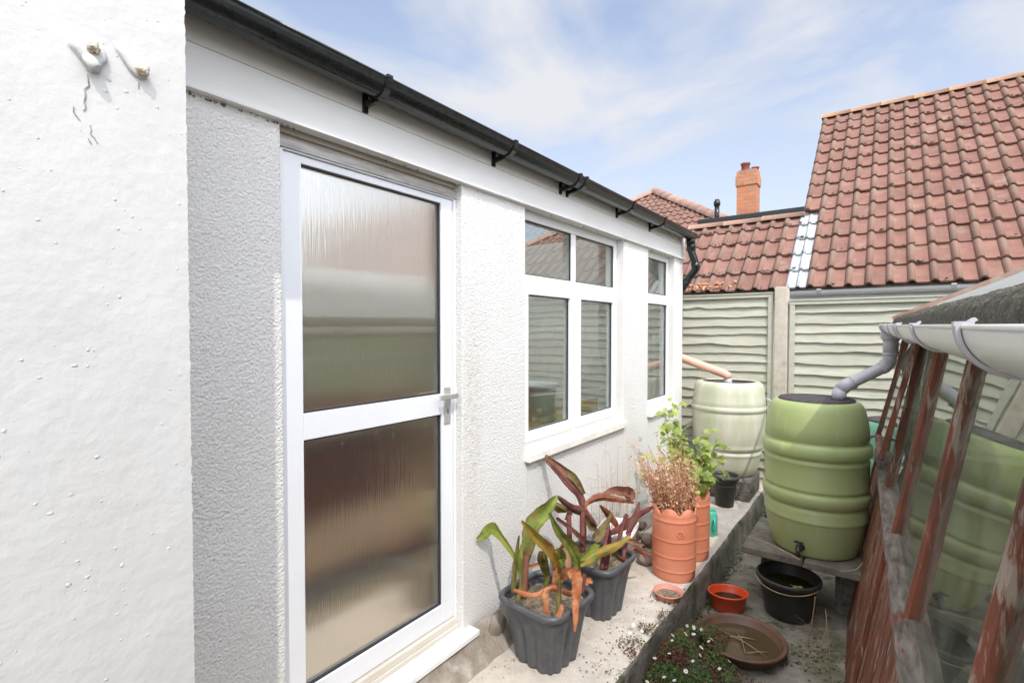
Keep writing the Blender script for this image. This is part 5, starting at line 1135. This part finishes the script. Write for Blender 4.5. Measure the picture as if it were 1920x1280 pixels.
for k in range(7): lobed(g, Vector((c[0]+0.05+random.uniform(-.035,.035), c[1]-0.01+random.uniform(-.02,.02), c[2]+0.190+random.random()*0.006)), Vector((random.gauss(0,.15),random.gauss(0,.15),1)), 0.018, random.random(), Vector((1,0.3,0)))
tag(g.build('fallen_leaf', M['leaf_yellow']), 'yellow green fallen leaves floating in the black bucket', 'leaf')
# white tub behind the cannas
t = thing('plastic_tub', 'white plastic tub leaning by the wall behind the purple canna leaves', 'tub', (-1.42, 3.10, 0)); g = MB(); Mt = Matrix.Translation((-1.43,3.12,0)) @ Matrix.Rotation(R(12), 4, 'Z')
b0 = len(g.v); n = 64
for rr, z in ((0.02,0.0),(0.105,0.0),(0.14,0.25),(0.152,0.25),(0.154,0.275),(0.142,0.275),(0.105,0.02),(0.02,0.02)):
    for k in range(n):
        a = 2*math.pi*k/n; q = rrect(rr, 0, a); g.v.append(tuple(Mt @ Vector((q*math.cos(a)*0.8, q*math.sin(a)*1.05, z))))
for j in range(7):
    for k in range(n): g.face((b0+j*n+k, b0+j*n+(k+1)%n, b0+(j+1)*n+(k+1)%n, b0+(j+1)*n+k), 0.5, True)
g.build('body', M['white_plastic'], t)
# cobbles
random.seed(41); k = 0
spots = [(-1.46,3.40,0.05,'large'),(-1.36,3.46,0.045,'rounded'),(-1.30,3.34,0.04,'small'),(-1.42,3.36,0.13,'brown'),(-1.34,3.40,0.12,'upper'),(-1.50,3.50,0.05,'rear'),(-1.26,3.30,0.03,'front'),(-1.40,3.44,0.19,'topmost'),(-1.30,3.26,0.03,'lowest')]
for (x, y, z, wd) in spots:
    g = MB(); g.blob((x, y, z), random.uniform(0.036,0.050), 14, 0.22, random.random(), (1.1,1.0,0.85), seed=k); k += 1
    tag(g.build('cobble', M['stone']), 'rounded brown cobble heaped between the white tub and the front terracotta pot', 'stone', 'cobbles heaped by the wall')
g = MB(); g.blob((-1.575, 1.99, 0.085), 0.062, 14, 0.12, 0.3, (0.5,1.0,1.0), seed=77); tag(g.build('concrete_lump', M['plinth']), 'rounded rough concrete lump on the plinth beside the front planter', 'concrete lump')

# =================================================================== GROUND COVER
random.seed(19); g = MB(); gd = MB(); gp_ = MB(); ge = MB()
def ground_h(x, y): return 0.0 if x < -0.955 else -0.25
def mound(x, y):
    a = math.exp(-(((x+0.84)/0.17)**2 + ((y-2.62)/0.42)**2))
    if x < -0.955: return 0.0 + 0.03*a
    return -0.25 + 0.20*a
cnt = 0
while cnt < 15000:
    x = random.gauss(-0.80, 0.15); y = random.gauss(2.55, 0.33)
    if x < -1.22 or x > -0.42 or y > 3.15 or y < 1.9: continue
    if x > -0.70 and y > 2.86: continue
    edge = 0.5+0.5*noise.noise(Vector((x*7, y*7, 3)))
    if x < -0.955 and (edge < 0.40 + (-0.955-x)*1.9 or random.random() < 0.45): continue
    if edge < 0.22: continue
    z = mound(x, y) + random.random()*0.03 - 0.01
    s = random.uniform(0.005, 0.012); an = random.uniform(0,6.28); d = Vector((math.cos(an), math.sin(an), random.uniform(-0.2,0.9))).normalized()*s; e = d.cross(Vector((random.gauss(0,.4),random.gauss(0,.4),1))).normalized()*s*0.42
    p = Vector((x,y,z)); dry = (x < -0.90 and y > 2.45 and random.random() < 0.75) or random.random() < 0.08
    (gd if dry else g).add([p-d*0.3, p+e+d*0.4, p+d*1.3, p-e+d*0.4], [(0,1,2,3)], random.random()); cnt += 1
for i in range(110):
    x = random.gauss(-1.08, 0.05); y = random.gauss(2.35, 0.25); p = Vector((x, y, 0.004)); s = random.uniform(0.002,0.006); an = random.uniform(0,6.28)
    gd.add([p+Vector((math.cos(an+k*1.57)*s, math.sin(an+k*1.57)*s*0.7, random.uniform(0,0.004))) for k in range(4)], [(0,1,2,3)], random.random())
o = g.build('ground_cover', M['daisy_leaf']); o['kind'] = 'stuff'; tag(o, 'mat of small green leaves spilling over the edge of the path', 'ground cover')
o = gd.build('dry_ground_cover', M['daisy_dry']); o['kind'] = 'stuff'; tag(o, 'reddish brown dried foliage along the top of the path edge', 'dried plants')
random.seed(23); spots = []
while len(spots) < 34:
    x = random.gauss(-0.80, 0.14); y = random.gauss(2.60, 0.24)
    if x < -1.05 or x > -0.52 or y < 2.15 or y > 3.02 or any(math.hypot(x-a, y-b) < 0.035 for a, b in spots): continue
    spots.append((x, y))
first = None
for i, (x, y) in enumerate(spots):
    z = mound(x, y)+0.035; 
    if first is None:
        first = thing('daisy', '', 'daisy', (x, y, z), 'small white daisies in the ground cover')
        gp_ = MB(); ge = MB(); nn_ = 14
        for k in range(nn_):
            a = 2*math.pi*k/nn_; d = Vector((math.cos(a), math.sin(a), 0)); e = Vector((-d.y, d.x, 0)); c0 = Vector((x,y,z))
            gp_.add([c0+d*0.002, c0+d*0.007+e*0.0019+Vector((0,0,0.001)), c0+d*0.0115+Vector((0,0,0.0005)), c0+d*0.007-e*0.0019+Vector((0,0,0.001))], [(0,1,2,3)])
        gp_.build('petals', M['petal'], first); ge.lathe([(0.0045,0.0),(0.0035,0.0018),(0.001,0.0024)], (x,y,z), 10, capt=True); ge.build('eye', M['daisy_eye'], first)
        o = first
    else:
        o = first.copy(); COL.objects.link(o); o.location = (x, y, z)
        for ch_ in first.children:
            c2 = ch_.copy(); COL.objects.link(c2); c2.parent = o
    o.rotation_euler = (random.gauss(0.35,0.3), random.gauss(0.1,0.3), random.uniform(0,6.28)); s_ = random.uniform(0.75,1.1); o.scale = (s_,s_,s_)
    o['label'] = 'small white daisy in the green ground cover below the path edge'
random.seed(61); g = MB()
for i in range(420):
    if random.random() < 0.6: x = -1.47+abs(random.gauss(0,0.05)); y = random.uniform(1.2,4.8)
    else: x, y = random.uniform(-1.45,-0.98), random.uniform(1.5,4.9)
    p = Vector((x, y, 0.004)); s_ = random.uniform(0.002,0.008); an = random.uniform(0,6.28)
    g.add([p+Vector((math.cos(an+k*1.57)*s_, math.sin(an+k*1.57)*s_*random.uniform(0.4,0.8), random.uniform(0,0.005))) for k in range(4)], [(0,1,2,3)], random.random())
o = g.build('leaf_litter', M['dead_stem']); o['kind'] = 'stuff'; tag(o, 'brown crumbs and bits of dead leaf along the concrete path', 'leaf litter')
# dry stalks
def stalk(pts, r_, label, nm='dry_stalk'):
    g = MB(); S_ = smooth(pts, 6); g.tube(S_, [r_*(1-0.6*i/len(S_)) for i in range(len(S_))], 6, False, random.random()); tag(g.build(nm, M['straw']), label, 'dry stalk')
stalk([(-0.40,3.50,0.19),(-0.60,3.62,0.20),(-0.80,3.80,0.15)], 0.003, 'long pale dry stalk lying across the front of the olive water butt')
stalk([(-0.32,3.52,-0.02),(-0.33,3.42,-0.16),(-0.36,3.30,-0.24)], 0.003, 'bent dry stalk leaning down the right side of the black bucket')
stalk([(-0.26,3.45,-0.05),(-0.22,3.20,-0.18),(-0.18,2.95,-0.235)], 0.0025, 'thin dry stalk arching toward the greenhouse boards')
stalk([(-0.08,3.72,0.20),(-0.12,3.62,0.165),(-0.20,3.56,0.15)], 0.004, 'short dry stick on the right slab beside the olive water butt')
stalk([(-0.80,3.90,0.02),(-0.76,3.72,-0.04),(-0.86,3.66,-0.16)], 0.0025, 'curled dry stalk hanging below the left slab')
t_ = MB(); random.seed(29)
for i in range(120):
    x, y = random.choice(((-0.92,3.30),(-0.28,3.38),(-0.30,3.20),(-0.86,3.75),(-0.93,2.9),(-0.30,3.5))); x += random.gauss(0,.06); y += random.gauss(0,.09)
    an = random.uniform(0,6.28); ln = random.uniform(0.04,0.13); p = Vector((x,y,-0.248)); d = Vector((math.cos(an),math.sin(an),random.uniform(0,0.9)))*ln
    t_.tube([p, p+d*0.5+Vector((0,0,0.015)), p+d], [0.0013,0.001,0.0005], 4, False, random.random())
o = t_.build('dead_grass', M['straw']); o['kind'] = 'stuff'; tag(o, 'wisps of dead grass around the bucket and tray', 'dead grass')
g = MB(); random.seed(37)
for i in range(700):
    q = random.random()*0.6 if i < 560 else 0.9; x = -0.945+abs(random.gauss(0,0.03)) if q < 0.6 else random.gauss(-0.33,0.10); y = random.uniform(2.2,5.6) if q < 0.6 else random.gauss(3.25,0.12)
    g.blob((x, y, lowz(x,y)+0.001+(random.random()*0.06 if q < 0.35 else 0)), random.uniform(0.003,0.010), 6, 0.5, random.random(), (1,1,0.35), seed=i)
o = g.build('moss_patches', M['moss']); o['kind'] = 'stuff'; tag(o, 'dark moss along the foot of the path edge', 'moss')
g = MB(); random.seed(43)
for i in range(350):
    x, y = random.uniform(-0.93,-0.05), random.uniform(2.3,3.7); g.blob((x, y, lowz(x,y)+0.001), random.uniform(0.002,0.006), 5, 0.4, random.random(), (1,1,0.6), seed=i)
o = g.build('grit', M['slab']); o['kind'] = 'stuff'; tag(o, 'scattered grit and crumbs on the lower path', 'grit')
